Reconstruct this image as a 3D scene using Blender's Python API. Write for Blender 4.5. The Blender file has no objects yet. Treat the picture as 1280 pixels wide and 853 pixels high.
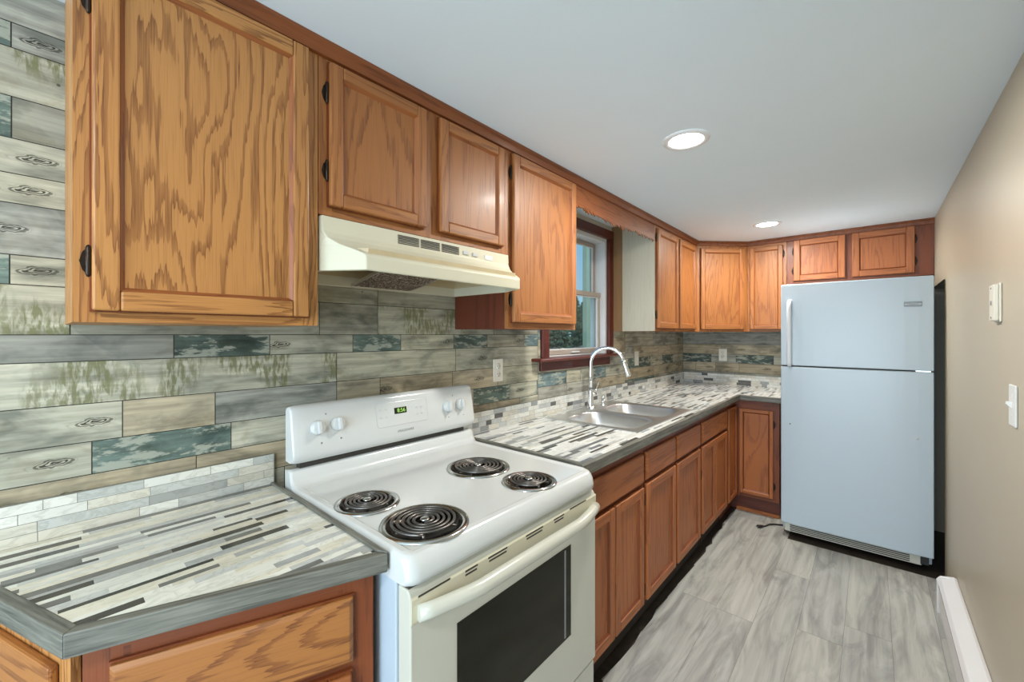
import bpy, math, random
from mathutils import Vector, Matrix
R = math.radians
scene = bpy.context.scene
COL = scene.collection
random.seed(11)

# ------------------------------------------------------------------ camera, world, lights, exposure
F_PX, YAW, VC = 516.27, 0.717, 418.3
cam_d = bpy.data.cameras.new('camera')
cam = bpy.data.objects.new('camera', cam_d); COL.objects.link(cam)
cam_d.sensor_fit = 'HORIZONTAL'; cam_d.sensor_width = 36.0
cam_d.lens = F_PX / 1280 * 36.0
cam_d.shift_y = -(426.5 - VC) / 1280
cam_d.clip_start = 0.02; cam_d.clip_end = 500
cam.location = (1.418, -0.189, 1.372)
cam.rotation_euler = (R(90), 0, YAW)
scene.camera = cam

vs = scene.view_settings
vs.view_transform = 'Standard'; vs.look = 'None'; vs.gamma = 1.0; vs.use_curve_mapping = False
vs.exposure = 0.0

world = bpy.data.worlds.new('sky'); scene.world = world; world.use_nodes = True
wn = world.node_tree; wn.nodes.clear()
w_out = wn.nodes.new('ShaderNodeOutputWorld'); w_bg = wn.nodes.new('ShaderNodeBackground')
w_tc = wn.nodes.new('ShaderNodeTexCoord'); w_sep = wn.nodes.new('ShaderNodeSeparateXYZ')
w_rmp = wn.nodes.new('ShaderNodeValToRGB')
w_rmp.color_ramp.elements[0].position = 0.0; w_rmp.color_ramp.elements[0].color = (0.48, 0.73, 0.90, 1)
w_rmp.color_ramp.elements[1].position = 0.30; w_rmp.color_ramp.elements[1].color = (0.25, 0.54, 0.90, 1)
wn.links.new(w_tc.outputs['Generated'], w_sep.inputs[0])
wn.links.new(w_sep.outputs['Z'], w_rmp.inputs[0])
wn.links.new(w_rmp.outputs[0], w_bg.inputs['Color'])
w_bg.inputs['Strength'].default_value = 0.95
wn.links.new(w_bg.outputs[0], w_out.inputs['Surface'])


def area(name, loc, rot, sx, sy, power, color, spread=180):
    d = bpy.data.lights.new(name, 'AREA'); d.shape = 'RECTANGLE'; d.size = sx; d.size_y = sy
    d.energy = power; d.color = color; d.spread = R(spread)
    o = bpy.data.objects.new(name, d); COL.objects.link(o); o.location = loc; o.rotation_euler = rot
    return o


sun_d = bpy.data.lights.new('sun', 'SUN'); sun_d.energy = 2.2; sun_d.angle = R(1.0); sun_d.color = (1.0, 0.95, 0.86)
sun = bpy.data.objects.new('sun', sun_d); COL.objects.link(sun); sun.rotation_euler = (R(40), 0, R(60))
# added lamps for cool daylight, set in made-up openings of the unseen dining area
area('patio_fill', (1.6, -3.15, 1.05), (R(-100), 0, R(180)), 2.6, 1.9, 145, (0.68, 0.85, 1.0))
area('dining_fill', (3.92, -1.9, 1.35), (R(90), 0, R(90)), 2.2, 1.3, 36, (0.70, 0.86, 1.0))
CAN_POWER = 19.0

# ------------------------------------------------------------------ node helpers
def new_mat(name):
    m = bpy.data.materials.new(name); m.use_nodes = True
    nt = m.node_tree; nt.nodes.clear()
    out = nt.nodes.new('ShaderNodeOutputMaterial'); b = nt.nodes.new('ShaderNodeBsdfPrincipled')
    nt.links.new(b.outputs[0], out.inputs['Surface'])
    return m, nt, b


def nd(nt, kind, **kw):
    n = nt.nodes.new(kind)
    for k, v in kw.items():
        if k == 'op': n.operation = v
        elif k == 'attr': n.attribute_name = v
        else: setattr(n, k, v)
    return n


def sock(nt, node, i, val):
    if isinstance(val, bpy.types.NodeSocket): nt.links.new(val, node.inputs[i])
    elif val is not None: node.inputs[i].default_value = val


def math_n(nt, op, a, b=None, c=None, clamp=False):
    n = nd(nt, 'ShaderNodeMath', op=op); n.use_clamp = clamp
    sock(nt, n, 0, a); sock(nt, n, 1, b); sock(nt, n, 2, c)
    return n.outputs[0]


def vscale(nt, v, s):
    n = nd(nt, 'ShaderNodeVectorMath', op='MULTIPLY'); sock(nt, n, 0, v); n.inputs[1].default_value = s
    return n.outputs[0]


def noise(nt, v, scale=1.0, detail=2.0, rough=0.5, dist=0.0):
    n = nd(nt, 'ShaderNodeTexNoise'); sock(nt, n, 'Vector', v)
    n.inputs['Scale'].default_value = scale; n.inputs['Detail'].default_value = detail
    n.inputs['Roughness'].default_value = rough; n.inputs['Distortion'].default_value = dist
    return n.outputs['Fac']


def ramp(nt, f, stops):
    n = nd(nt, 'ShaderNodeValToRGB'); sock(nt, n, 0, f)
    e = n.color_ramp.elements
    while len(e) < len(stops): e.new(0.5)
    for el, (p, c) in zip(e, stops):
        el.position = p; el.color = c if len(c) == 4 else (*c, 1)
    return n.outputs[0]


def g(v): return (v, v, v)


def mix(nt, f, a, b, mode='MIX'):
    n = nd(nt, 'ShaderNodeMix', data_type='RGBA', blend_type=mode)
    sock(nt, n, 0, f)
    for i, v in ((6, a), (7, b)):
        if isinstance(v, tuple) and len(v) == 3: v = (*v, 1)
        sock(nt, n, i, v)
    return n.outputs[2]


def attr(nt, name, out='Vector'):
    return nd(nt, 'ShaderNodeAttribute', attr=name).outputs[out]


def bump(nt, b, h, strength=0.2, dist=0.002):
    n = nd(nt, 'ShaderNodeBump'); n.inputs['Strength'].default_value = strength; n.inputs['Distance'].default_value = dist
    sock(nt, n, 'Height', h); nt.links.new(n.outputs[0], b.inputs['Normal'])


def plain(name, col, rough=0.5, metal=0.0, spec=0.5, coat=0.0, vary=0.04, vscale_=6.0, emit=None, es=0.0):
    """a plain paint / plastic / metal with faint procedural unevenness"""
    m, nt, b = new_mat(name)
    tc = nd(nt, 'ShaderNodeTexCoord').outputs['Object']
    n = noise(nt, tc, vscale_, 3)
    c = mix(nt, n, tuple(x * (1 - vary) for x in col), tuple(min(1, x * (1 + vary)) for x in col))
    nt.links.new(c, b.inputs['Base Color'])
    b.inputs['Roughness'].default_value = rough; b.inputs['Metallic'].default_value = metal
    b.inputs['Specular IOR Level'].default_value = spec; b.inputs['Coat Weight'].default_value = coat
    b.inputs['Coat Roughness'].default_value = 0.08
    if emit:
        b.inputs['Emission Color'].default_value = (*emit, 1); b.inputs['Emission Strength'].default_value = es
    return m


def oak(name, light, mid, dark, rings=20.0, across=5.0, along=0.95, rough=0.48, coat=0.04, contrast=1.0):
    """plain-sawn oak: contour rings of a stretched noise along attribute gr (x, y across, z along)"""
    m, nt, b = new_mat(name)
    gr = attr(nt, 'gr')
    big = noise(nt, vscale(nt, gr, (across, across, along)), 1.0, 2.0, 0.45, 0.35)
    jag = noise(nt, vscale(nt, gr, (130, 130, 5.0)), 1.0, 2.0, 0.6)
    v = math_n(nt, 'MULTIPLY_ADD', jag, 0.060, big)
    fr = math_n(nt, 'FRACT', math_n(nt, 'MULTIPLY', v, rings))
    ring = ramp(nt, fr, [(0.0, g(0.10)), (0.03, g(1.0)), (0.16, g(0.72)), (0.30, g(0.62)), (0.36, g(0.08)), (0.80, g(0.0)), (1.0, g(0.05))])
    pore = noise(nt, vscale(nt, gr, (420, 420, 9.0)), 1.0, 1.0)
    pore_m = ramp(nt, pore, [(0.34, g(1.0)), (0.50, g(0.0))])
    wide = noise(nt, vscale(nt, gr, (3.0, 3.0, 0.8)), 1.0, 2.0)
    c = mix(nt, wide, light, mid)
    f1 = math_n(nt, 'MULTIPLY', ring, 0.78 * contrast, clamp=True)
    c = mix(nt, f1, c, dark)
    f2 = math_n(nt, 'MULTIPLY', pore_m, math_n(nt, 'MULTIPLY_ADD', ring, 0.45, 0.14))
    c = mix(nt, f2, c, tuple(x * 0.55 for x in dark))
    tint = attr(nt, 'tint', 'Fac')
    c = mix(nt, 1.0, c, mix(nt, tint, g(0.80), g(1.10)), 'MULTIPLY')
    nt.links.new(c, b.inputs['Base Color'])
    b.inputs['Roughness'].default_value = rough; b.inputs['Coat Weight'].default_value = coat
    b.inputs['Coat Roughness'].default_value = 0.18
    bump(nt, b, math_n(nt, 'ADD', ring, pore_m), 0.12, 0.0006)
    return m


def tinted(name, kind, rough=0.5, spec=0.5):
    """surfaces whose pieces carry their own colour in attribute 'col' (planks, strips of tile)"""
    m, nt, b = new_mat(name)
    gr = attr(nt, 'gr'); col = attr(nt, 'col', 'Color')
    b.inputs['Roughness'].default_value = rough; b.inputs['Specular IOR Level'].default_value = spec
    if kind == 'paper':          # printed reclaimed planks: attribute kc = offset from a knot, fx = (teal, green, seed)
        st = noise(nt, vscale(nt, gr, (55, 55, 3.0)), 1.0, 4.0, 0.65)
        cl = noise(nt, vscale(nt, gr, (11, 11, 5.0)), 1.0, 4.0, 0.6, 0.5)
        c = mix(nt, ramp(nt, st, [(0.30, g(0.0)), (0.70, g(1.0))]), mix(nt, 1.0, col, g(0.66), 'MULTIPLY'), mix(nt, 1.0, col, g(1.34), 'MULTIPLY'))
        c = mix(nt, math_n(nt, 'MULTIPLY', ramp(nt, cl, [(0.47, g(0.0)), (0.66, g(1.0))]), 0.90), c, mix(nt, 1.0, c, (0.40, 0.43, 0.44), 'MULTIPLY'))
        sm = noise(nt, vscale(nt, gr, (16, 16, 9.0)), 1.0, 4.0, 0.6, 0.8)
        c = mix(nt, math_n(nt, 'MULTIPLY', ramp(nt, sm, [(0.55, g(0.0)), (0.72, g(1.0))]), 0.55), c, mix(nt, 1.0, c, (0.62, 0.55, 0.42), 'MULTIPLY'))
        vo_ = nd(nt, 'ShaderNodeTexVoronoi'); nt.links.new(vscale(nt, gr, (9.0, 1.0, 9.0)), vo_.inputs['Vector']); vo_.inputs['Scale'].default_value = 1.0
        c = mix(nt, ramp(nt, vo_.outputs['Distance'], [(0.026, g(0.9)), (0.040, g(0.0))]), c, (0.05, 0.048, 0.038))
        fx = nd(nt, 'ShaderNodeSeparateXYZ'); nt.links.new(attr(nt, 'fx'), fx.inputs[0])
        # worn paint on teal boards
        wn_ = noise(nt, vscale(nt, gr, (30, 30, 9.0)), 1.0, 5.0, 0.7)
        wear = math_n(nt, 'MULTIPLY', ramp(nt, wn_, [(0.50, g(0.0)), (0.56, g(1.0))]), fx.outputs[0])
        c = mix(nt, math_n(nt, 'MULTIPLY', wear, 0.75), c, (0.42, 0.43, 0.35))
        # green drips
        blot = noise(nt, vscale(nt, gr, (5.0, 3.0, 8.0)), 1.0, 1.0)
        drip = noise(nt, vscale(nt, gr, (24, 24, 95.0)), 1.0, 3.0, 0.6, 0.4)
        gm = math_n(nt, 'MULTIPLY', ramp(nt, blot, [(0.44, g(0.0)), (0.52, g(1.0))]), ramp(nt, drip, [(0.42, g(0.0)), (0.56, g(1.0))]))
        c = mix(nt, math_n(nt, 'MULTIPLY', math_n(nt, 'MULTIPLY', gm, fx.outputs[1]), 0.8), c, (0.15, 0.155, 0.06))
        # knots
        kc = attr(nt, 'kc')
        kn = nd(nt, 'ShaderNodeSeparateXYZ'); nt.links.new(kc, kn.inputs[0])
        ln = nd(nt, 'ShaderNodeVectorMath', op='LENGTH'); nt.links.new(vscale(nt, kc, (0.85, 2.6, 0.0)), ln.inputs[0])
        wob = noise(nt, vscale(nt, kc, (34, 70, 0)), 1.0, 2.0, 0.5)
        d = math_n(nt, 'MULTIPLY_ADD', math_n(nt, 'SUBTRACT', wob, 0.5), 0.046, ln.outputs['Value'])
        rg = math_n(nt, 'FRACT', math_n(nt, 'MULTIPLY', d, 95.0))
        rm = ramp(nt, rg, [(0.0, g(0.7)), (0.10, g(1.0)), (0.50, g(1.0)), (0.62, g(0.0)), (1.0, g(0.0))])
        near = ramp(nt, d, [(0.020, g(1.0)), (0.036, g(0.0))])
        c = mix(nt, math_n(nt, 'MULTIPLY', math_n(nt, 'MULTIPLY', rm, near), 0.92), c, (0.022, 0.022, 0.014))
    elif kind == 'mosaic':
        v1 = noise(nt, vscale(nt, gr, (26, 26, 14)), 1.0, 4.0, 0.6, 1.2)
        v2 = noise(nt, vscale(nt, gr, (60, 60, 22)), 1.0, 3.0, 0.6, 0.6)
        c = mix(nt, ramp(nt, v1, [(0.46, g(0.0)), (0.52, g(0.42)), (0.60, g(0.0)), (1.0, g(0.25))]), col, mix(nt, 1.0, col, (0.62, 0.62, 0.58), 'MULTIPLY'))
        c = mix(nt, math_n(nt, 'MULTIPLY', v2, 0.30), c, mix(nt, 1.0, c, (1.12, 1.08, 0.94), 'MULTIPLY'))
    elif kind == 'floor':
        st = noise(nt, vscale(nt, gr, (36, 36, 1.6)), 1.0, 4.0, 0.6, 0.5)
        cl = noise(nt, vscale(nt, gr, (10, 10, 1.9)), 1.0, 4.0, 0.6, 1.6)
        c = mix(nt, ramp(nt, st, [(0.30, g(0.0)), (0.70, g(1.0))]), mix(nt, 1.0, col, g(0.80), 'MULTIPLY'), mix(nt, 1.0, col, g(1.15), 'MULTIPLY'))
        c = mix(nt, math_n(nt, 'MULTIPLY', ramp(nt, cl, [(0.45, g(0.0)), (0.66, g(1.0))]), 0.8), c, mix(nt, 1.0, c, (0.56, 0.56, 0.57), 'MULTIPLY'))
        bump(nt, b, st, 0.08, 0.0008)
    elif kind == 'edge':         # grey wood-look tile
        st = noise(nt, vscale(nt, gr, (110, 110, 6.0)), 1.0, 4.0, 0.65, 0.3)
        cl = noise(nt, vscale(nt, gr, (14, 14, 4.0)), 1.0, 2.0)
        c = mix(nt, ramp(nt, st, [(0.32, g(0.0)), (0.66, g(1.0))]), mix(nt, 1.0, col, g(0.45), 'MULTIPLY'), mix(nt, 1.0, col, g(1.6), 'MULTIPLY'))
        c = mix(nt, math_n(nt, 'MULTIPLY', cl, 0.5), c, mix(nt, 1.0, c, (0.80, 0.82, 0.82), 'MULTIPLY'))
        bump(nt, b, st, 0.15, 0.0008)
    nt.links.new(c, b.inputs['Base Color'])
    return m


def glass_thin(name):
    m, nt, b = new_mat(name)
    nt.nodes.remove(b)
    out = [n for n in nt.nodes if n.type == 'OUTPUT_MATERIAL'][0]
    tr = nd(nt, 'ShaderNodeBsdfTransparent'); gl = nd(nt, 'ShaderNodeBsdfGlossy'); gl.inputs['Roughness'].default_value = 0.02
    tr.inputs[0].default_value = (0.93, 0.97, 0.95, 1)
    mx = nd(nt, 'ShaderNodeMixShader'); mx.inputs[0].default_value = 0.07
    nt.links.new(tr.outputs[0], mx.inputs[1]); nt.links.new(gl.outputs[0], mx.inputs[2])
    nt.links.new(mx.outputs[0], out.inputs['Surface'])
    return m


M = {}
M['oak'] = oak('honey_oak', (0.56, 0.270, 0.083), (0.44, 0.178, 0.046), (0.215, 0.070, 0.016), rings=21, rough=0.45)
M['oak_fine'] = oak('fine_oak', (0.40, 0.160, 0.045), (0.33, 0.115, 0.028), (0.17, 0.048, 0.012), rings=16, across=6.0, along=0.7, contrast=0.7)
M['oak_red'] = oak('red_brown_oak', (0.34, 0.108, 0.025), (0.26, 0.070, 0.015), (0.125, 0.026, 0.007), rings=14, across=6.5, along=0.7, contrast=0.6)
M['oak_base'] = oak('base_oak', (0.45, 0.150, 0.038), (0.36, 0.105, 0.025), (0.18, 0.040, 0.010), rings=14, across=6.5, along=0.7, contrast=0.55)
M['oak_frame'] = oak('frame_oak', (0.23, 0.058, 0.013), (0.175, 0.038, 0.009), (0.080, 0.014, 0.004), rings=10, across=6.5, along=0.6, contrast=0.5)  # red stain, with the shadow between drawers put into the colour
M['oak_crown'] = oak('crown_oak', (0.28, 0.080, 0.018), (0.21, 0.054, 0.012), (0.10, 0.020, 0.005), rings=10, across=6.5, along=0.6, contrast=0.5)
M['oak_drawer'] = oak('drawer_oak', (0.40, 0.165, 0.040), (0.33, 0.115, 0.025), (0.165, 0.045, 0.010), rings=17, contrast=0.95)
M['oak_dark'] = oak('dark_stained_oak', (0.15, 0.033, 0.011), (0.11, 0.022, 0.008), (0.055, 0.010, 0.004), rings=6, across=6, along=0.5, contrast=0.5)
M['ply'] = oak('bare_plywood', (0.56, 0.52, 0.42), (0.44, 0.38, 0.27), (0.30, 0.23, 0.14), rings=3.0, across=3.0, along=0.3, rough=0.7, coat=0.0, contrast=0.45)
M['stain'] = oak('stained_plywood', (0.30, 0.175, 0.075), (0.21, 0.105, 0.040), (0.10, 0.04, 0.015), rings=5, across=9, along=0.4, rough=0.65, coat=0.0, contrast=0.7)
M['window_wood'] = oak('mahogany_trim', (0.135, 0.022, 0.011), (0.10, 0.015, 0.008), (0.045, 0.007, 0.004), rings=6, across=8, along=0.6, rough=0.38, contrast=0.5)
M['paper'] = tinted('plank_wallpaper', 'paper', 0.55, 0.3)
M['mosaic'] = tinted('marble_mosaic', 'mosaic', 0.17)
M['edge'] = tinted('grey_edge_tile', 'edge', 0.5)
M['floor'] = tinted('vinyl_plank', 'floor', 0.42)
M['ceiling'] = plain('ceiling_paint', (0.76, 0.845, 0.90), 0.75, spec=0.2, vary=0.015)  # bluish: cool daylight on the ceiling put into the paint colour
M['wall'] = plain('beige_paint', (0.49, 0.44, 0.34), 0.42, spec=0.35, vary=0.03, vscale_=2.0)
M['bare_wall'] = plain('bare_plaster', (0.64, 0.56, 0.44), 0.8, vary=0.10, vscale_=18)
M['white_trim'] = plain('white_gloss', (0.76, 0.76, 0.77), 0.32, vary=0.02)
M['enamel'] = plain('white_enamel', (0.60, 0.615, 0.60), 0.18, coat=0.35, vary=0.02)
M['enamel_cream'] = plain('aged_white_enamel', (0.56, 0.555, 0.475), 0.24, coat=0.3, vary=0.05, vscale_=4)
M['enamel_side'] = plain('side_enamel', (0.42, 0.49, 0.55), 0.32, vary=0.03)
M['almond'] = plain('almond_enamel', (0.61, 0.57, 0.43), 0.48, spec=0.35, vary=0.03)
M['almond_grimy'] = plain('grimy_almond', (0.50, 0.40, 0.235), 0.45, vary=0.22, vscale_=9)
M['fridge'] = plain('appliance_white', (0.51, 0.60, 0.665), 0.30, vary=0.01)  # white greyed blue: the cast of cool light put into the colour
M['handle_white'] = plain('handle_plastic', (0.70, 0.74, 0.77), 0.25, vary=0.01)
M['pale_grip'] = plain('grip_plastic', (0.56, 0.58, 0.58), 0.35, vary=0.02)  # greyed: the shadow on the knob grip is put into the colour
M['grey_mark'] = plain('printed_grey', (0.22, 0.23, 0.24), 0.5, vary=0.05)
M['pale_mark'] = plain('printed_pale_grey', (0.52, 0.53, 0.52), 0.5, vary=0.02)
M['badge'] = plain('badge_metal', (0.16, 0.17, 0.17), 0.35, metal=0.6, vary=0.05)
M['black'] = plain('black_plastic', (0.012, 0.011, 0.010), 0.5, vary=0.2)
M['dark_gap'] = plain('dark_recess', (0.045, 0.040, 0.034), 0.7, vary=0.2)
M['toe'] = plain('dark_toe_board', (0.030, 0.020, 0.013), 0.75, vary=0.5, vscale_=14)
M['subfloor'] = plain('dark_subfloor', (0.050, 0.040, 0.030), 0.85, vary=0.4, vscale_=25)
M['bronze'] = plain('bronze_hinge', (0.030, 0.018, 0.012), 0.38, metal=0.6, vary=0.2)
M['chrome'] = plain('chrome', (0.80, 0.81, 0.82), 0.09, metal=1.0, vary=0.01)
M['steel'] = plain('brushed_steel', (0.76, 0.77, 0.77), 0.34, metal=1.0, vary=0.05, vscale_=30)
M['coil'] = plain('burner_coil', (0.17, 0.16, 0.15), 0.34, metal=0.85, vary=0.3, vscale_=60)
M['pan'] = plain('drip_pan_chrome', (0.050, 0.038, 0.030), 0.22, metal=1.0, vary=0.35, vscale_=25)
M['pan_ring'] = plain('drip_pan_rim', (0.60, 0.60, 0.58), 0.16, metal=1.0, vary=0.05)
M['oven_glass'] = plain('oven_glass', (0.012, 0.013, 0.007), 0.09, spec=0.22, coat=0.0, vary=0.4, vscale_=5)
M['lcd'] = plain('clock_glass', (0.010, 0.018, 0.006), 0.12, vary=0.1)
M['lcd_digit'] = plain('clock_digit', (0.25, 0.45, 0.10), 0.5, emit=(0.35, 0.75, 0.12), es=0.6)
M['plastic_plate'] = plain('ivory_plate', (0.72, 0.69, 0.60), 0.35, vary=0.02)
M['plastic_white'] = plain('white_plate', (0.76, 0.77, 0.76), 0.35, vary=0.01)
M['slot'] = plain('outlet_slot', (0.03, 0.028, 0.025), 0.6)
M['vinyl'] = plain('window_vinyl', (0.72, 0.73, 0.74), 0.35, vary=0.02)
M['sash_shade'] = plain('shaded_sash', (0.40, 0.34, 0.29), 0.4, vary=0.06)  # white vinyl sash; its brownish shade is put into the colour
M['glass'] = glass_thin('window_glass')
M['lamp'] = plain('lit_lens', (0.9, 0.9, 0.88), 0.5, emit=(1.0, 0.97, 0.92), es=14.0)
M['lamp_ring'] = plain('lamp_trim', (0.78, 0.78, 0.78), 0.4, vary=0.01)
M['post'] = plain('pale_post_paint', (0.40, 0.50, 0.38), 0.6, vary=0.06)
M['gravel'] = plain('sandy_ground', (0.66, 0.56, 0.45), 0.95, spec=0.1, vary=0.15, vscale_=0.6)
M['leaf'] = plain('evergreen_leaf', (0.050, 0.105, 0.060), 0.8, vary=0.5, vscale_=2.5)
M['bark'] = plain('bark', (0.09, 0.06, 0.04), 0.9, vary=0.3)

# grease filter: expanded metal mesh
m, nt, b = new_mat('filter_mesh')
tc = nd(nt, 'ShaderNodeTexCoord').outputs['Object']
vo = nd(nt, 'ShaderNodeTexVoronoi'); vo.inputs['Scale'].default_value = 150; nt.links.new(tc, vo.inputs['Vector'])
c = ramp(nt, vo.outputs['Distance'], [(0.30, (0.045, 0.018, 0.012)), (0.50, (0.13, 0.06, 0.04)), (0.72, (0.50, 0.42, 0.32))])
nt.links.new(c, b.inputs['Base Color']); b.inputs['Roughness'].default_value = 0.4; b.inputs['Metallic'].default_value = 0.5
bump(nt, b, vo.outputs['Distance'], 0.6, 0.002)
M['filter'] = m

# ------------------------------------------------------------------ mesh builder
class MB:
    def __init__(self):
        self.v = []; self.f = []; self.gr = []; self.tint = []; self.col = []; self.kc = []; self.fx = []
        self.smooth = []
        self.M = Matrix.Identity(4)

    def _add(self, pts, axis='z', tint=None, off=None):
        n0 = len(self.v)
        if off is None: off = (random.uniform(0, 40), random.uniform(0, 40), random.uniform(0, 40))
        if tint is None: tint = random.uniform(0.25, 0.75)
        for p in pts:
            p = Vector(p)
            q = {'x': (p.y, p.z, p.x), 'y': (p.x, p.z, p.y), 'z': (p.x, p.y, p.z)}[axis]
            self.gr.append((q[0] + off[0], q[1] + off[1], q[2] + off[2]))
            self.tint.append(tint)
            self.v.append(tuple(self.M @ p))
        return n0

    def _face(self, idx, col=(0.5, 0.5, 0.5), kc=None, fx=(0, 0, 0), smooth=False):
        self.f.append(idx); self.col.append(col); self.fx.append(fx)
        self.kc.append(kc if kc else [(9, 9, 0)] * len(idx)); self.smooth.append(smooth)

    def poly(self, pts, axis='z', col=(0.5, 0.5, 0.5), kc=None, fx=(0, 0, 0), tint=None, off=None):
        n = self._add(pts, axis, tint, off); self._face(list(range(n, n + len(pts))), col, kc, fx)

    def box(self, x0, x1, y0, y1, z0, z1, axis='z', col=(0.5, 0.5, 0.5), tint=None):
        x0, x1 = min(x0, x1), max(x0, x1); y0, y1 = min(y0, y1), max(y0, y1); z0, z1 = min(z0, z1), max(z0, z1)
        n = self._add([(x0, y0, z0), (x1, y0, z0), (x1, y1, z0), (x0, y1, z0), (x0, y0, z1), (x1, y0, z1), (x1, y1, z1), (x0, y1, z1)], axis, tint)
        for q in ((3, 2, 1, 0), (4, 5, 6, 7), (0, 1, 5, 4), (1, 2, 6, 5), (2, 3, 7, 6), (3, 0, 4, 7)):
            self._face([n + i for i in q], col)

    def prism(self, base, off, axis='z', col=(0.5, 0.5, 0.5), smooth=False):
        """closed outline (list of 3-D points) extruded by vector off"""
        off = Vector(off); k = len(base)
        n = self._add([Vector(p) for p in base] + [Vector(p) + off for p in base], axis)
        self._face([n + i for i in reversed(range(k))], col); self._face([n + k + i for i in range(k)], col)
        for i in range(k):
            j = (i + 1) % k
            self._face([n + i, n + j, n + k + j, n + k + i], col, smooth=smooth)

    def loft(self, rings, cap0=True, cap1=True, axis='z', smooth=True, col=(0.5, 0.5, 0.5), closed=True):
        k = len(rings[0]); n = self._add([p for r in rings for p in r], axis)
        for a in range(len(rings) - 1):
            for i in range(k if closed else k - 1):
                j = (i + 1) % k
                self._face([n + a * k + i, n + a * k + j, n + (a + 1) * k + j, n + (a + 1) * k + i], col, smooth=smooth)
        if cap0: self._face([n + i for i in reversed(range(k))], col)
        if cap1: self._face([n + (len(rings) - 1) * k + i for i in range(k)], col)

    def tube(self, path, r, seg=12, flat=1.0, up=(0, 0, 1), caps=True, axis='z'):
        """round bar along a path; r a number or a list; flat scales the section along the binormal"""
        path = [Vector(p) for p in path]; rings = []
        prev = None
        for i, p in enumerate(path):
            t = (path[min(i + 1, len(path) - 1)] - path[max(i - 1, 0)]).normalized()
            if prev is None:
                u = Vector(up); u = (u - t * u.dot(t))
                if u.length < 1e-4: u = Vector((1, 0, 0)) - t * t.x
                u.normalize()
            else:
                u = (prev - t * prev.dot(t)).normalized()
            prev = u; w = t.cross(u)
            rr = r[i] if isinstance(r, (list, tuple)) else r
            rings.append([p + (u * math.cos(a) * flat + w * math.sin(a)) * rr for a in [2 * math.pi * s / seg for s in range(seg)]])
        self.loft(rings, caps, caps, axis)

    def lathe(self, prof, c=(0, 0, 0), seg=32, ax='z', cap0=True, cap1=True):
        """profile of (radius, height) turned round an axis through c"""
        rings = []
        for r, h in prof:
            ring = []
            for s in range(seg):
                a = 2 * math.pi * s / seg; ca, sa = r * math.cos(a), r * math.sin(a)
                d = {'z': (ca, sa, h), 'x': (h, ca, sa), 'y': (sa, h, ca), '-y': (ca, -h, sa)}[ax]
                ring.append((c[0] + d[0], c[1] + d[1], c[2] + d[2]))
            rings.append(ring)
        self.loft(rings, cap0, cap1)

    def build(self, name, mat, parent=None, bevel=0.0, seg=2, world=True, angle=40):
        me = bpy.data.meshes.new(name)
        vv = self.v
        if parent is not None and world:
            inv = THING[root_of(parent).name].inverted()
            vv = [tuple(inv @ Vector(p)) for p in vv]
        me.from_pydata(vv, [], self.f)
        a = me.attributes.new('gr', 'FLOAT_VECTOR', 'POINT'); a.data.foreach_set('vector', [x for p in self.gr for x in p])
        a = me.attributes.new('tint', 'FLOAT', 'POINT'); a.data.foreach_set('value', self.tint)
        if mat in (M['paper'], M['mosaic'], M['edge'], M['floor']):
            a = me.attributes.new('col', 'FLOAT_COLOR', 'CORNER')
            a.data.foreach_set('color', [x for f, c in zip(self.f, self.col) for _ in f for x in (*c, 1.0)])
        if mat is M['paper']:
            a = me.attributes.new('kc', 'FLOAT_VECTOR', 'CORNER'); a.data.foreach_set('vector', [x for k in self.kc for p in k for x in p])
            a = me.attributes.new('fx', 'FLOAT_VECTOR', 'CORNER'); a.data.foreach_set('vector', [x for f, c in zip(self.f, self.fx) for _ in f for x in c])
        me.polygons.foreach_set('use_smooth', self.smooth)
        me.materials.append(mat)
        o = bpy.data.objects.new(name, me); COL.objects.link(o)
        if parent is not None: o.parent = parent
        if bevel:
            b = o.modifiers.new('bevel', 'BEVEL'); b.width = bevel; b.segments = seg; b.limit_method = 'ANGLE'; b.angle_limit = R(angle)
            b.harden_normals = False
        me.update()
        return o


THING = {}
def root_of(o):
    while o.parent is not None: o = o.parent
    return o


def tag(o, label, cat, group=None):
    o['label'] = label; o['category'] = cat
    if group: o['group'] = group
    return o


def thing(name, label, cat, loc=(0, 0, 0), rotz=0.0, group=None):
    o = bpy.data.objects.new(name, None); COL.objects.link(o); o.empty_display_size = 0.05
    o.location = loc; o.rotation_euler = (0, 0, rotz)
    THING[o.name] = Matrix.Translation(Vector(loc)) @ Matrix.Rotation(rotz, 4, 'Z')
    return tag(o, label, cat, group)


def struct(o):
    o['kind'] = 'structure'; return o


def text_part(name, txt, size, mat, parent, mw, extrude=0.0004, spacing=1.0):
    """lettering as a thin raised mesh; mw places the text plane in the world"""
    cu = bpy.data.curves.new(name, 'FONT'); cu.body = txt; cu.size = size; cu.extrude = extrude
    cu.align_x = 'CENTER'; cu.align_y = 'CENTER'; cu.space_character = spacing
    tmp = bpy.data.objects.new(name + '_tmp', cu); COL.objects.link(tmp)
    dg = bpy.context.evaluated_depsgraph_get()
    me = bpy.data.meshes.new_from_object(tmp.evaluated_get(dg))
    bpy.data.objects.remove(tmp); bpy.data.curves.remove(cu)
    inv = THING[root_of(parent).name].inverted()
    me.transform(inv @ mw); me.materials.clear(); me.materials.append(mat)
    o = bpy.data.objects.new(name, me); COL.objects.link(o); o.parent = parent
    return o


W, D, H, ZC = 1.73, 4.03, 2.144, 0.908
XU, XB, XC, ZU = 0.321, 0.611, 0.655, 1.395

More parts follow.
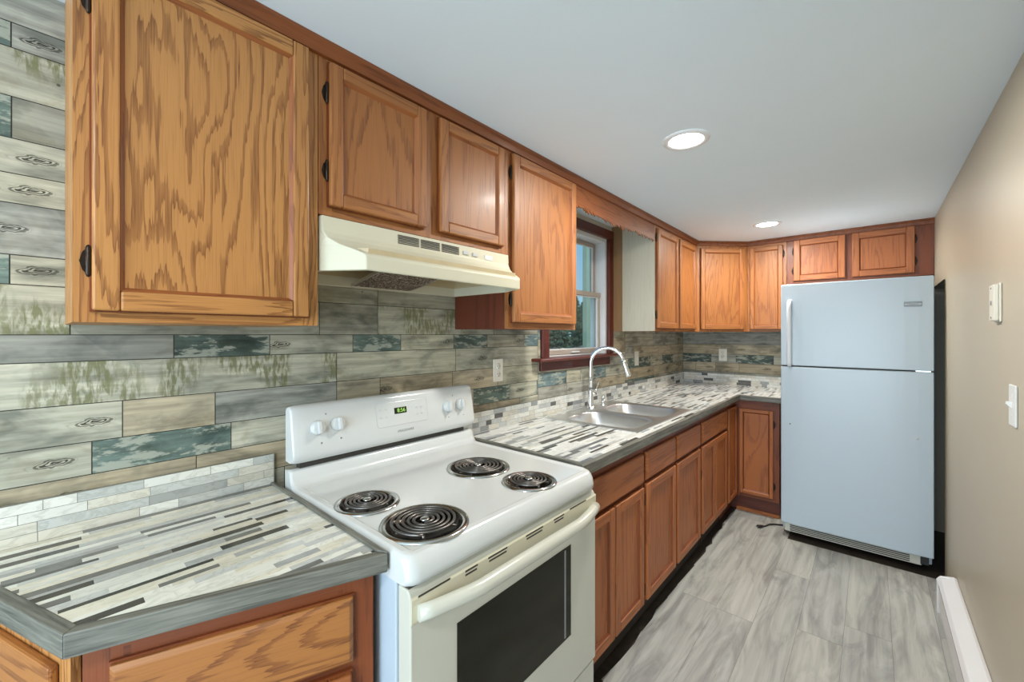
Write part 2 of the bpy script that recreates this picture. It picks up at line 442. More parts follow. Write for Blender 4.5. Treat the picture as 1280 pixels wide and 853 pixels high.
# ------------------------------------------------------------------ the setting: walls, floor, ceiling
def clip_poly(pts, poly):
    """Sutherland-Hodgman, both 2-D, poly counter-clockwise"""
    out = list(pts)
    for i in range(len(poly)):
        a, b_ = poly[i], poly[(i + 1) % len(poly)]
        def side(p): return (b_[0] - a[0]) * (p[1] - a[1]) - (b_[1] - a[1]) * (p[0] - a[0])
        src, out = out, []
        for j in range(len(src)):
            p, q = src[j], src[(j + 1) % len(src)]
            sp, sq = side(p), side(q)
            if sp >= 0: out.append(p)
            if (sp >= 0) != (sq >= 0):
                t = sp / (sp - sq); out.append((p[0] + (q[0] - p[0]) * t, p[1] + (q[1] - p[1]) * t))
        if not out: return []
    return out


ROWS = [0.0, 0.10, 0.19, 0.29, 0.35, 0.46, 0.53, 0.64, 0.70, 0.80, 0.86, 0.95, 1.035, 1.114, 1.206, 1.308, 1.371, 1.482, 1.547, 1.66, 1.725, 1.802, 1.893, 2.0, 2.055, 2.16]
GREY = [(0.42, 0.41, 0.325), (0.47, 0.45, 0.35), (0.37, 0.365, 0.31), (0.40, 0.385, 0.30), (0.45, 0.425, 0.32)]
BROWN = [(0.40, 0.335, 0.225), (0.43, 0.37, 0.26)]
TEAL = (0.125, 0.172, 0.146)
BLUE = (0.155, 0.225, 0.235)
# planks the photo shows, per row index: (start, end, kind, knot position or None)
K = {}
def put(zlow, *items):
    i = min(range(len(ROWS)), key=lambda k: abs(ROWS[k] - zlow)); K.setdefault(i, []).extend(items)
put(2.0, (-0.6, -0.228, 't', None), (-0.228, 0.25, 'g', -0.185))
put(1.893, (-0.75, 0.3, 'v', None))
put(1.725, (-0.7, 0.2, 'g', -0.19))
put(1.66, (-0.7, 0.2, 'g', -0.20))
put(1.482, (-0.6, -0.230, 't', None), (-0.230, 0.40, 'g', -0.19), (0.40, 0.66, 'd', None), (0.66, 1.3, 'd', None))
put(1.371, (-0.75, -0.14, 'v', None), (-0.14, 0.44, 'd', None), (0.44, 0.66, 'd', None), (0.66, 1.30, 'v', None))
put(1.308, (-0.6, 0.051, 'd', None), (0.051, 0.286, 'T', None), (0.286, 0.56, 'g', 0.315), (0.56, 0.762, 't', None), (0.762, 1.038, 'g', 1.01),
    (1.038, 1.253, 'T', None), (1.253, 1.536, 'd', 1.50), (1.536, 1.68, 'b', None))
put(1.206, (-0.75, 0.50, 'v', None), (0.50, 1.05, 'g', None), (1.05, 1.66, 'g', 1.22))
put(1.114, (-0.6, -0.05, 'g', -0.10), (-0.05, 0.144, 'o', None), (0.144, 0.50, 'g', None), (0.50, 0.67, 'o', None), (0.67, 1.03, 'o', 0.69), (1.03, 1.33, 'o', 1.2), (1.33, 1.69, 'g', None))
put(1.035, (-0.6, -0.104, 'g', -0.165), (-0.104, 0.183, 't', None), (0.183, 0.8, 'g', None), (0.8, 1.162, 'g', None), (1.162, 1.419, 't', None), (1.419, 1.649, 'g', 1.50),
    (1.649, 1.947, 'b', None), (1.947, 2.11, 'g', None), (2.11, 2.276, 'g', None), (2.276, 2.443, 'b', None), (2.443, 2.80, 'g', 2.62), (2.80, 3.00, 't', None), (3.00, 3.225, 'T', None), (3.225, 3.491, 'g', 3.36), (3.491, 3.748, 'T', None), (3.748, 4.03, 'g', None))
put(0.95, (-0.6, 0.10, 'o', -0.14), (0.10, 1.1, 'o', None), (1.1, 1.5, 'o', 1.385), (1.5, 1.95, 'g', None), (1.95, 2.3, 'g', 1.99), (2.3, 2.8, 'o', 2.52), (2.8, 3.3, 'o', 3.19), (3.3, 4.03, 'o', 3.6))
put(1.114, (1.69, 2.4, 'g', 2.0), (2.4, 2.9, 'g', None), (2.9, 3.4, 'o', 3.05), (3.4, 4.03, 'o', None))
KB = {}
def putb(zlow, *items):
    i = min(range(len(ROWS)), key=lambda k: abs(ROWS[k] - zlow)); KB.setdefault(i, []).extend(items)
putb(1.035, (0.0, 0.261, 'T', None), (0.261, 0.474, 'g', None), (0.474, 0.77, 'T', None), (0.77, 1.2, 'g', None))
putb(0.95, (0.0, 0.12, 'o', None), (0.12, 0.30, 'o', 0.245), (0.30, 0.50, 'o', None), (0.50, 0.95, 'o', 0.72))
putb(1.114, (0.0, 0.35, 'o', None), (0.35, 0.9, 'o', 0.52))
putb(1.206, (0.0, 1.0, 'd', None))


def fill_row(items, a0, a1, rng, wild=0.10):
    """explicit planks plus random ones in the gaps"""
    items = sorted(items); out = []; p = a0
    def gap(s, e):
        while s < e - 1e-4:
            n = min(e, s + rng.uniform(0.28, 0.62))
            if e - n < 0.1: n = e
            k = rng.choices('gdotv', (5, 1.5, 2, wild * 6, 1))[0]
            out.append((s, n, k, s + (n - s) * rng.uniform(0.2, 0.8) if rng.random() < 0.4 else None)); s = n
    for s, e, k, kn in items:
        s, e = max(s, a0), min(e, a1)
        if e <= s: continue
        if s > p + 1e-4: gap(p, s)
        out.append((s, e, k, kn)); p = e
    if p < a1 - 1e-4: gap(p, a1)
    return out


def plank_wall(mb, keys, a0, a1, place, zoff, rng, hole=None, zone=None):
    """printed planks: place(a, z) -> 3-D point on the wall face; thin dark joints come from the backing showing through"""
    gp = 0.0011
    for i in range(len(ROWS) - 1):
        for s, e, k, kn in fill_row(keys.get(i, []), a0, a1, rng):
            z0, z1 = ROWS[i] + zoff, ROWS[i + 1] + zoff
            if zoff and i == 0: z0 = 0
            z1 = min(z1, H)
            if z1 <= z0: continue
            rng_t = rng.uniform(0.85, 1.25)
            if k == 't': c = tuple(x * rng_t for x in TEAL)
            elif k == 'T': c = tuple(x * (rng_t * 0.62) for x in TEAL)
            elif k == 'b': c = BLUE
            elif k == 'o': c = rng.choice(BROWN)
            elif k == 'd': c = tuple(x * 0.76 for x in rng.choice(GREY))
            else: c = rng.choice(GREY)
            fx = (1.0 if k in 'tTb' else 0.0, 1.0 if k == 'v' else 0.0, 0)
            off = (rng.uniform(0, 50), 0.0, rng.uniform(0, 50))
            rects = [(s + gp, e - gp, z0 + gp, z1 - gp)]
            if hole:
                h0, h1, b0, b1 = hole; new = []
                for (p, q, u, v) in rects:
                    if q <= h0 or p >= h1 or v <= b0 or u >= b1: new.append((p, q, u, v)); continue
                    if p < h0: new.append((p, h0, u, v))
                    if q > h1: new.append((h1, q, u, v))
                    if u < b0: new.append((max(p, h0), min(q, h1), u, b0))
                    if v > b1: new.append((max(p, h0), min(q, h1), b1, v))
                rects = new
            for (p, q, u, v) in rects:
                if q - p < 1e-4 or v - u < 1e-4: continue
                P4 = [(p, u), (q, u), (q, v), (p, v)]
                kc = [((a - kn), (z - (z0 + (z1 - z0) * 0.5)), 0) if kn is not None else (9, 9, 0) for a, z in P4]
                pts = [place(a, z) for a, z in P4]
                n0 = len(mb.v)
                for a, z in P4:
                    mb.v.append(tuple(place(a, z))); mb.gr.append((z + off[0], 0.0, a + off[2])); mb.tint.append(0.5)
                mb._face([n0, n0 + 1, n0 + 2, n0 + 3], c, kc, fx)


rng = random.Random(5)
DK = (0.045, 0.043, 0.034)
WY0, WY1, WZ0, WZ1 = 1.742, 2.462, 1.235, 2.048          # window opening
mb = MB()
hole = (WY0, WY1, WZ0, WZ1)
pl = lambda y, z: (0.0, y, z)
for (a0, a1, zo) in ((-3.2, 1.66, 0.0), (1.66, 2.75, 0.037), (2.75, D, 0.072)):
    plank_wall(mb, K, a0, a1, pl, zo, rng, hole)
for (y0, y1, z0, z1) in ((-3.2, WY0, 0, H), (WY1, D + 0.12, 0, H), (WY0, WY1, 0, WZ0), (WY0, WY1, WZ1, H)):
    mb.box(-0.12, -0.0012, y0, y1, z0, z1, col=DK)
struct(mb.build('wall_left', M['paper']))
mb = MB()
plank_wall(mb, KB, 0.0, 1.0, lambda x, z: (x, D, z), 0.072, random.Random(9))
mb.box(0.0, W + 0.9, D + 0.0012, D + 0.12, 0, H, col=DK)
struct(mb.build('wall_back', M['paper']))
# right wall with a dark low opening beside the refrigerator
DY0, DY1, DZ1 = 3.201, 3.93, 1.69
mb = MB()
mb.box(W, W + 0.10, -0.6, DY0, 0, H); mb.box(W, W + 0.10, DY0, DY1, DZ1, H); mb.box(W, W + 0.10, DY1, D, 0, H)
struct(mb.build('wall_right', M['wall']))
mb = MB()      # closet behind the opening; its darkness is put into the wall colour
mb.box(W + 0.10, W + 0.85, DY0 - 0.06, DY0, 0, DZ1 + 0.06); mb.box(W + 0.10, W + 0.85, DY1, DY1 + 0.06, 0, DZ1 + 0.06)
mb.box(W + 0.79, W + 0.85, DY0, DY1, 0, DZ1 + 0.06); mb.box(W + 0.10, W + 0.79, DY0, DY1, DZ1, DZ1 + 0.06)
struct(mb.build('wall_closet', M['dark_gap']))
# made-up dining area behind the camera, with openings for the added daylight lamps
mb = MB()
mb.box(W + 0.10, 4.1, -0.6, -0.5, 0, H)
mb.box(4.0, 4.1, -3.2, -3.0, 0, H); mb.box(4.0, 4.1, -0.8, -0.6, 0, H); mb.box(4.0, 4.1, -3.0, -0.8, 0, 0.7); mb.box(4.0, 4.1, -3.0, -0.8, 2.0, H)
struct(mb.build('wall_dining', M['wall']))
mb = MB()
mb.box(-0.12, 0.3, -3.3, -3.2, 0, H); mb.box(2.9, 4.1, -3.3, -3.2, 0, H); mb.box(0.3, 2.9, -3.3, -3.2, 2.06, H)
struct(mb.build('wall_rear', M['wall']))
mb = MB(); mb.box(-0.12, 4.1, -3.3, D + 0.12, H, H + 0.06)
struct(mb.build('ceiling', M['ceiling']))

# floor: vinyl planks over dark subfloor; the planks stop short of the cabinets with a ragged torn edge
mb = MB()
rf = random.Random(21)
FG = [(0.439, 0.441, 0.403), (0.405, 0.407, 0.376), (0.462, 0.458, 0.414), (0.427, 0.424, 0.382), (0.393, 0.395, 0.371)]
pw = 0.165
X0 = 0.66
def fl_poly(pts, col, off):
    n0 = len(mb.v)
    for x, y in pts:
        mb.v.append((x, y, 0.0)); mb.gr.append((x + off, 0.0, y + off * 1.7)); mb.tint.append(0.5)
    mb._face(list(range(n0, n0 + len(pts))), col)
row = 0
x = X0
while x < 4.0:
    x1 = x + pw
    y = -3.2 + rf.uniform(-1.0, 0)
    while y < D:
        y1 = y + 1.22
        a, b_ = max(y, -3.2), min(y1, 3.118 if 0.93 < x < W else D)
        if b_ > a:
            fl_poly([(x + 0.0004, a + 0.0006), (x1 - 0.0004, a + 0.0006), (x1 - 0.0004, b_ - 0.0006), (x + 0.0004, b_ - 0.0006)], rf.choice(FG), rf.uniform(0, 60))
        y = y1
    x = x1
# ragged first strip
y = -3.2; xe = 0.622
while y < 3.43:
    y1 = min(3.43, y + rf.uniform(0.05, 0.16))
    xe2 = 0.610 + rf.uniform(-0.010, 0.022)
    fl_poly([(xe, y), (X0, y), (X0, y1), (xe2, y1)], FG[1], 3.3)
    xe = xe2 + (rf.uniform(-0.012, 0.012) if rf.random() < 0.5 else 0); y = y1
mb.box(-0.12, 4.1, -3.3, D + 0.12, -0.08, -0.004, col=(0.045, 0.036, 0.027))
struct(mb.build('floor', M['floor']))

# ------------------------------------------------------------------ window
mb = MB()      # casing and jamb liner
cw = 0.062
mb.box(0.0, 0.020, WY0 - cw, WY0 + 0.002, 1.235, WZ1 + 0.06, 'z'); mb.box(0.0, 0.020, WY1 - 0.002, WY1 + cw, 1.235, WZ1 + 0.06, 'z')
mb.box(0.0, 0.022, WY0 - cw, WY1 + cw, WZ1 - 0.002, WZ1 + 0.06, 'y')
casing = struct(mb.build('window_1', M['window_wood'], bevel=0.003))
casing['label'] = 'dark red-brown window casing over the sink'
mb = MB()
mb.box(-0.10, 0.070, 1.60, 2.525, 1.220, 1.238, 'y'); mb.build('window_sill', M['window_wood'], bevel=0.006).parent = casing
mb = MB(); mb.box(0.0, 0.020, 1.668, 2.475, 1.163, 1.220, 'y'); mb.build('apron', M['window_wood'], bevel=0.004).parent = casing
mb = MB()
a, b_ = WY0, WY1
mb.box(-0.115, -0.002, a, a + 0.030, WZ0 + 0.003, WZ1); mb.box(-0.115, -0.002, b_ - 0.030, b_, WZ0 + 0.003, WZ1)
mb.box(-0.115, -0.002, a + 0.030, b_ - 0.030, WZ1 - 0.030, WZ1); mb.box(-0.115, -0.02, a + 0.030, b_ - 0.030, WZ0 + 0.003, WZ0 + 0.010)
mb.build('window_frame', M['vinyl'], bevel=0.002).parent = casing
def sash(x0, x1, y0, y1, z0, z1, fw, name):
    mb = MB()
    mb.box(x0, x1, y0, y0 + fw, z0, z1); mb.box(x0, x1, y1 - fw, y1, z0, z1)
    mb.box(x0, x1, y0 + fw, y1 - fw, z0, z0 + fw); mb.box(x0, x1, y0 + fw, y1 - fw, z1 - fw, z1)
    s = mb.build('sash', M['sash_shade'], bevel=0.003); s.parent = casing
    mb = MB(); xm = (x0 + x1) / 2; mb.box(xm - 0.002, xm + 0.002, y0 + fw, y1 - fw, z0 + fw, z1 - fw)
    gl = mb.build('glass_pane', M['glass']); gl.parent = s
    mb = MB(); q = 0.006
    for ya, yb_, za, zb_ in ((y0 + fw, y0 + fw + q, z0 + fw, z1 - fw), (y1 - fw - q, y1 - fw, z0 + fw, z1 - fw), (y0 + fw + q, y1 - fw - q, z0 + fw, z0 + fw + q), (y0 + fw + q, y1 - fw - q, z1 - fw - q, z1 - fw)):
        mb.box(xm + 0.0025, x1 - 0.004, ya, yb_, za, zb_)
    bd_ = mb.build('glazing_bead', M['vinyl']); bd_.parent = s
    return s
sash(-0.105, -0.075, a + 0.032, b_ - 0.032, 1.635, WZ1 - 0.032, 0.028, 'upper')
lower = sash(-0.070, -0.036, a + 0.032, b_ - 0.032, WZ0 + 0.012, 1.662, 0.030, 'lower')
mb = MB(); mb.box(-0.036, -0.030, a + 0.034, b_ - 0.034, 1.634, 1.664, 'y'); o = mb.build('check_rail', M['sash_shade'], bevel=0.002); o.parent = lower
mb = MB(); mb.box(-0.036, -0.022, 2.05, 2.14, WZ0 + 0.020, WZ0 + 0.030); o = mb.build('sash_lift', M['vinyl'], bevel=0.003); o.parent = lower
mb = MB()
mb.box(0.0, 0.006, WY0 - cw - 0.05, WY1 + cw + 0.035, WZ1 + 0.061, H - 0.001); mb.box(0.0, 0.006, WY1 + cw + 0.001, WY1 + cw + 0.030, 1.42, WZ1 + 0.061)
struct(mb.build('trim_1', M['bare_wall']))

# outside: sandy ground, porch post, evergreens
mb = MB(); mb.box(-160, -0.13, -60, 200, -0.6, -0.5)
struct(mb.build('ground', M['gravel']))
pt = thing('porch_post', 'pale green square porch post standing outside the window', 'post', (-1.2, 4.19, -0.5))
mb = MB(); mb.box(-1.23, -1.17, 4.150, 4.245, -0.5, 2.9); mb.build('shaft', M['post'], pt, bevel=0.006)
mb = MB(); mb.box(-1.28, -1.12, 4.095, 4.285, 2.9, 3.0); mb.build('cap', M['post'], pt, bevel=0.006)
mb = MB(); mb.box(-1.28, -1.12, 4.095, 4.285, -0.5, -0.38); mb.build('base', M['post'], pt, bevel=0.006)
rt = random.Random(3)
def evergreen(x, y, h, label):
    t = thing('evergreen_tree', label, 'tree', (x, y, -0.5), 0, 'evergreens beyond the window')
    mb = MB(); mb.tube([(x, y, -0.5), (x + 0.05, y, h * 0.5), (x, y + 0.04, h - 0.6)], [0.16, 0.11, 0.03], 8); mb.build('trunk', M['bark'], t)
    mb = MB()
    for k in range(1500):
        f = rt.random() ** 0.8; z = -0.25 + (h - 0.1) * f
        rad = (1 - f) ** 0.8 * h * 0.30 + 0.15
        an = rt.uniform(0, 2 * math.pi); rr = rad * rt.uniform(0.35, 1.0)
        c = Vector((x + rr * math.cos(an), y + rr * math.sin(an), z - 0.10 * rr))
        d = Vector((math.cos(an), math.sin(an), -0.25)).normalized(); s = Vector((-math.sin(an), math.cos(an), 0)); n = d.cross(s)
        L = rt.uniform(0.6, 1.1); w_ = L * 0.45
        q = [c - d * L * 0.5, c + s * w_ * 0.5 + n * 0.06, c + d * L * 0.6, c - s * w_ * 0.5 + n * 0.06, c + n * 0.22]
        n0 = mb._add(q)
        for tri in ((0, 1, 4), (1, 2, 4), (2, 3, 4), (3, 0, 4), (3, 2, 1, 0)): mb._face([n0 + i for i in tri])
    mb.build('foliage', M['leaf'], t)
evergreen(-29, 37.5, 4.2, 'dark evergreen far outside, seen low in the window left of the others')
evergreen(-32, 40.5, 4.6, 'dark evergreen far outside, second from the left in the window')
evergreen(-28.5, 43.2, 4.9, 'dark evergreen far outside, middle of the row in the window')
evergreen(-32.5, 46.0, 5.6, 'dark evergreen far outside, just right of the middle of the row in the window')
evergreen(-28, 48.8, 6.2, 'tall dark evergreen far outside, just left of the pale porch post')
evergreen(-32.5, 52.5, 8.0, 'tallest dark evergreen far outside, partly behind the porch post')

# ------------------------------------------------------------------ cabinets
def door_at(parent, Mx, x0, x1, z0, z1, mat, pmat=None, sw=0.045, hinge=None, hz=(), t=0.020, hinge_part=True):
    """frame-and-panel door in a cabinet's front plane: local x along the face, y = 0 the face, -y outwards"""
    pmat = pmat or mat
    mb = MB(); mb.M = Mx
    yf, yb = -t, -0.0015; ie = 0.007
    mb.box(x0, x0 + sw - ie, yf, yb, z0, z1, 'z'); mb.box(x1 - sw + ie, x1, yf, yb, z0, z1, 'z')
    mb.box(x0 + sw - ie, x1 - sw + ie, yf, yb, z0, z0 + sw - ie, 'x'); mb.box(x0 + sw - ie, x1 - sw + ie, yf, yb, z1 - sw + ie, z1, 'x')
    o = mb.build('door', mat, parent, bevel=0.004, seg=2)
    mb = MB(); mb.M = Mx      # sloped moulding ring and flat panel
    a0, a1, c0, c1 = x0 + sw - ie, x1 - sw + ie, z0 + sw - ie, z1 - sw + ie
    yo, yi = yf + 0.003, yf + 0.011
    outer = [(a0, yo, c0), (a1, yo, c0), (a1, yo, c1), (a0, yo, c1)]
    inner = [(a0 + ie, yi, c0 + ie), (a1 - ie, yi, c0 + ie), (a1 - ie, yi, c1 - ie), (a0 + ie, yi, c1 - ie)]
    for i in range(4):
        j = (i + 1) % 4
        mb.poly([outer[i], outer[j], inner[j], inner[i]], 'x' if i % 2 == 0 else 'z')
    dk = M['oak_red'] if mat in (M['oak'], M['oak_fine']) else M['oak_frame']  # darker moulding: stain and recess shade put into its colour
    mb.build('panel_molding', dk, o)
    mb = MB(); mb.M = Mx; l_ = 0.0028
    mb.box(x0 - l_, x1 + l_, -0.0075, -0.0010, z0 - l_, z1 + l_); mb.build('door_shade_rim', M['oak_frame'], o)  # dark rim round the door: collected stain and edge shade as colour
    mb = MB(); mb.M = Mx
    mb.box(a0, a1, yi, yb, c0, c1, 'z', tint=0.5)
    # the slab's rim is buried in the moulding, only its face shows
    p = mb.build('door_panel', pmat, o)
    if hinge:
        hx = x0 if hinge == 'l' else x1; s = -1 if hinge == 'l' else 1
        for z in hz: hinge_at(o, Mx, hx, s, z)
    return o


def hinge_at(o, Mx, hx, s, z, h=0.030):
    mb = MB(); mb.M = Mx
    mb.lathe([(0.0005, -h), (0.003, -h * 0.95), (0.0045, -h * 0.8), (0.0042, -h * 0.3), (0.0047, -h * 0.25), (0.0047, h * 0.25), (0.0042, h * 0.3), (0.0045, h * 0.8), (0.003, h * 0.95), (0.0005, h)],
             (hx + s * 0.004, -0.006, z), 10)
    pts = [(hx + s * 0.002, -0.0025, z - h), (hx + s * 0.012, -0.0025, z - h * 0.55), (hx + s * 0.016, -0.0025, z), (hx + s * 0.012, -0.0025, z + h * 0.55), (hx + s * 0.002, -0.0025, z + h)]
    mb.prism(pts, (0, 0.002, 0))
    mb.build('hinge', M['bronze'], o)


def drawer_at(parent, Mx, x0, x1, z0, z1, mat, t=0.020):
    mb = MB(); mb.M = Mx
    e = 0.008
    a = [(x0, -0.0015, z0), (x1, -0.0015, z0), (x1, -0.0015, z1), (x0, -0.0015, z1)]
    b1 = [(p[0], -t + 0.007, p[2]) for p in a]
    c = [(x0 + e, -t, z0 + e), (x1 - e, -t, z0 + e), (x1 - e, -t, z1 - e), (x0 + e, -t, z1 - e)]
    mb.loft([a, b1, c], True, True, axis='x', smooth=False)
    o = mb.build('drawer_front', mat, parent, bevel=0.0015)
    mb = MB(); mb.M = Mx; l_ = 0.0028
    mb.box(x0 - l_, x1 + l_, -0.0065, -0.0008, z0 - l_, z1 + l_, 'x'); mb.build('drawer_shade_rim', M['oak_frame'], o)  # dark rim round the drawer: stain and edge shade painted in
    return o


def frame_plate(parent, Mx, x0, x1, z0, z1, mat, opens, name='face_frame', y0=0.0, y1=0.019, grain='z'):
    """face frame: stiles at the ends and wherever openings leave wood (openings are covered by doors)"""
    mb = MB(); mb.M = Mx
    xs = sorted({x0, x1, *[v for o in opens for v in (o[0], o[1])]}); zs = sorted({z0, z1, *[v for o in opens for v in (o[2], o[3])]})
    def is_open(xa, xb, za, zb): return any(o[0] <= xa + 1e-5 and o[1] >= xb - 1e-5 and o[2] <= za + 1e-5 and o[3] >= zb - 1e-5 for o in opens)
    # full-height stiles first, then rails in between
    for xa, xb in zip(xs, xs[1:]):
        if not any(is_open(xa, xb, za, zb) for za, zb in zip(zs, zs[1:])): mb.box(xa, xb, y0, y1, z0, z1, 'z')
        else:
            for za, zb in zip(zs, zs[1:]):
                if not is_open(xa, xb, za, zb): mb.box(xa, xb, y0, y1, za, zb, 'x')
    return mb.build(name, mat, parent)


def carcass(parent, Mx, w, z0, z1, depth, mat, top=True, t=0.016, y0=0.019):
    mb = MB(); mb.M = Mx
    mb.box(0, t, y0, depth, z0, z1); mb.box(w - t, w, y0, depth, z0, z1); mb.box(t, w - t, depth - 0.008, depth, z0, z1)
    mb.box(t, w - t, y0, depth - 0.008, z0, z0 + t, 'x')
    if top: mb.box(t, w - t, y0, depth - 0.008, z1 - t, z1, 'x')
    return mb.build('body', mat, parent)


def shrink(d, m=0.012): return (d[0] + m, d[1] - m, d[2] + m, d[3] - m)


def wall_cabinet(label, loc, rot, w, h, depth, doors, mat, pmat=None, hinges=(), bmat=None, sw=0.045, group='oak wall cabinets', fmat=None):
    t = thing('wall_cabinet', label, 'cabinet', loc, rot, group)
    Mx = THING[t.name]
    carcass(t, Mx, w, 0, h, depth, bmat or mat)
    frame_plate(t, Mx, 0, w, 0, h, fmat or mat, [shrink(d) for d in doors])
    for d, hg in zip(doors, hinges):
        door_at(t, Mx, *d, mat, pmat, sw=sw, hinge=hg[0] if hg else None, hz=hg[1] if hg else ())
    return t


TOP = H - ZU - 0.002
q90 = R(90)
# over the left counter (faces +x); local x = world y - y0
y0 = -0.148
wall_cabinet('large honey oak wall cabinet with one wide single door above the left counter', (XU, y0, ZU), q90, 0.293 - y0, TOP, XU - 0.002,
             [(0.024, 0.412, 0.022, 0.706)], M['oak'], hinges=[('l', (0.113, 0.60))])
y0 = 0.295
zb = 1.690
wall_cabinet('short oak wall cabinet with two doors directly above the range hood', (XU, y0, zb), q90, 1.043 - y0, H - zb - 0.002, XU - 0.002,
             [(0.024, 0.337, 0.025, 0.405), (0.394, 0.710, 0.025, 0.405)], M['oak_fine'], hinges=[('l', (0.118, 0.325)), ('r', (0.118, 0.325))], sw=0.042)
y0 = 1.045
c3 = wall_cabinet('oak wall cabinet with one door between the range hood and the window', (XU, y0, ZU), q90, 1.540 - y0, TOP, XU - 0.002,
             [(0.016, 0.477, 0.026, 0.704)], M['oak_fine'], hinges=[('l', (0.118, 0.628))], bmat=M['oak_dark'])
y0 = 2.530
c4 = wall_cabinet('oak wall cabinet with two narrow doors and a bare plywood side facing the window', (XU, y0, ZU), q90, 3.395 - y0, TOP, XU - 0.002,
             [(0.014, 0.395, 0.020, 0.690), (0.430, 0.815, 0.020, 0.690)], M['oak_fine'], hinges=[('l', (0.11, 0.63)), None])
mb = MB(); mb.box(0.088, XU, y0 - 0.006, y0 - 0.0005, ZU, H - 0.002); mb.build('side_panel', M['ply'], c4)['label'] = 'bare pale plywood side panel'
mb = MB(); mb.box(0.004, 0.0875, y0 - 0.0055, y0 - 0.0005, ZU, H - 0.002); mb.build('stained_edge', M['stain'], c4)['label'] = 'brown stained rear edge of the plywood side'
# diagonal corner cabinet
t = thing('wall_cabinet', 'diagonal oak corner wall cabinet with one door set across the corner', 'cabinet', (XU, 3.398, ZU), R(45), 'oak wall cabinets')
Mx = THING[t.name]; dw = 0.4385
mb = MB(); mb.prism([(0.002, 3.400, ZU), (XU - 0.012, 3.412, ZU), (0.619, 3.724, ZU), (0.630, D - 0.002, ZU), (0.002, D - 0.002, ZU)], (0, 0, TOP)); mb.build('body', M['oak_fine'], t)
frame_plate(t, Mx, 0, dw, 0, TOP, M['oak_fine'], [])
door_at(t, Mx, 0.030, 0.400, 0.020, 0.690, M['oak_fine'], M['oak_fine'], sw=0.042)
# back wall (faces -y)
yb = D - XU
wall_cabinet('oak wall cabinet with one door left of the refrigerator top', (0.633, yb, ZU), 0, 0.275, TOP, XU - 0.002,
             [(0.020, 0.250, 0.020, 0.690)], M['oak_fine'], hinges=[('r', (0.62,))], sw=0.038)
z7 = 1.770
wall_cabinet('short wide oak wall cabinet with two doors over the refrigerator', (0.910, yb, z7), 0, W - 0.912, H - z7 - 0.002, XU - 0.002,
             [(0.045, 0.360, 0.020, 0.335), (0.398, 0.725, 0.020, 0.335)], M['oak_base'], hinges=[('l', (0.10, 0.25)), ('r', (0.10, 0.25))], sw=0.048, fmat=M['oak_frame'])

# ceiling moulding along the wall cabinets
def moulding(path, name):
    mb = MB()
    prof = [(0.0, H - 0.038), (0.010, H - 0.036), (0.016, H - 0.016), (0.024, H - 0.010), (0.024, H - 0.0005), (0.0, H - 0.0005)]
    rings = []
    for i, p in enumerate(path):
        p = Vector((*p, 0)); nrm = Vector((0, 0, 0))
        ds = []
        if i > 0: ds.append((Vector((*path[i], 0)) - Vector((*path[i - 1], 0))).normalized())
        if i < len(path) - 1: ds.append((Vector((*path[i + 1], 0)) - Vector((*path[i], 0))).normalized())
        ns = [Vector((d.y, -d.x, 0)) for d in ds]
        m_ = sum(ns, Vector()).normalized(); k = 1.0 / max(0.3, m_.dot(ns[0]))
        rings.append([p + m_ * (o * k) + Vector((0, 0, z)) for o, z in prof])
    mb.loft(rings, True, True, axis='y', smooth=False)
    return mb.build(name, M['oak_crown'])
mo = moulding([(XU + 0.0005, -0.148), (XU + 0.0005, 3.3975), (0.6318, D - XU - 0.0005), (W - 0.001, D - XU - 0.0005)], 'ceiling_molding')
tag(mo, 'thin red-brown oak molding along the ceiling above the wall cabinets', 'molding')

# valance over the window with a torn lower edge
va = thing('valance', 'oak valance board with torn ragged lower edge above the window', 'valance', (XU, 1.545, 2.0))
mb = MB(); rv = random.Random(8)
pts = [(XU - 0.006, 2.523, H - 0.002), (XU - 0.006, 1.543, H - 0.002)]
y = 1.543
while y < 2.515:
    base = 2.003 + 0.006 * math.sin(y * 9)
    pts.append((XU - 0.006, y, base + rv.uniform(-0.004, 0.004)))
    st = rv.uniform(0.008, 0.035)
    if rv.random() < 0.45: pts.append((XU - 0.006, y + st * 0.7, base + rv.uniform(-0.020, -0.008))); pts.append((XU - 0.006, y + st * 0.8, base + 0.010))
    y += st
pts.append((XU - 0.006, 2.523, 1.998))
mb.prism(pts, (0.006, 0, 0), axis='y'); mb.build('board', M['oak_red'], va)
mb = MB(); mb.box(XU - 0.022, XU - 0.0065, 1.545, 2.520, 2.035, H - 0.002, 'y'); mb.build('backing', M['ply'], va)

# base cabinets of the long run (faces +x)
ZB, ZT = 0.122, ZC - 0.040
def base_cabinet(label, y0, y1, drawers, doors, hinges, mat):
    t = thing('base_cabinet', label, 'cabinet', (XB, y0, 0), q90, 'oak base cabinets')
    Mx = THING[t.name]; w = y1 - y0
    carcass(t, Mx, w, ZB, ZT, XB - 0.004, mat, top=False)
    frame_plate(t, Mx, 0, w, ZB, ZT, M['oak_frame'], [shrink(d) for d in doors + drawers])
    for d in drawers: drawer_at(t, Mx, *d, mat)
    for d, hg in zip(doors, hinges): door_at(t, Mx, *d, mat, sw=0.048, hinge=hg[0] if hg else None, hz=hg[1] if hg else ())
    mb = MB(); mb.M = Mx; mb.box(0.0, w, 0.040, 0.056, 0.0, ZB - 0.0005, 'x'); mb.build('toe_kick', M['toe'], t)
    return t
Y1, Y2, Y3, Y4 = 1.066, 1.655, 2.494, 3.105
base_cabinet('oak base cabinet nearest the stove, wide drawer above two doors', Y1, Y2, [(0.020, 0.575, 0.688, 0.820)],
             [(0.020, 0.288, 0.132, 0.668), (0.298, 0.575, 0.132, 0.668)], [None, None], M['oak_base'])
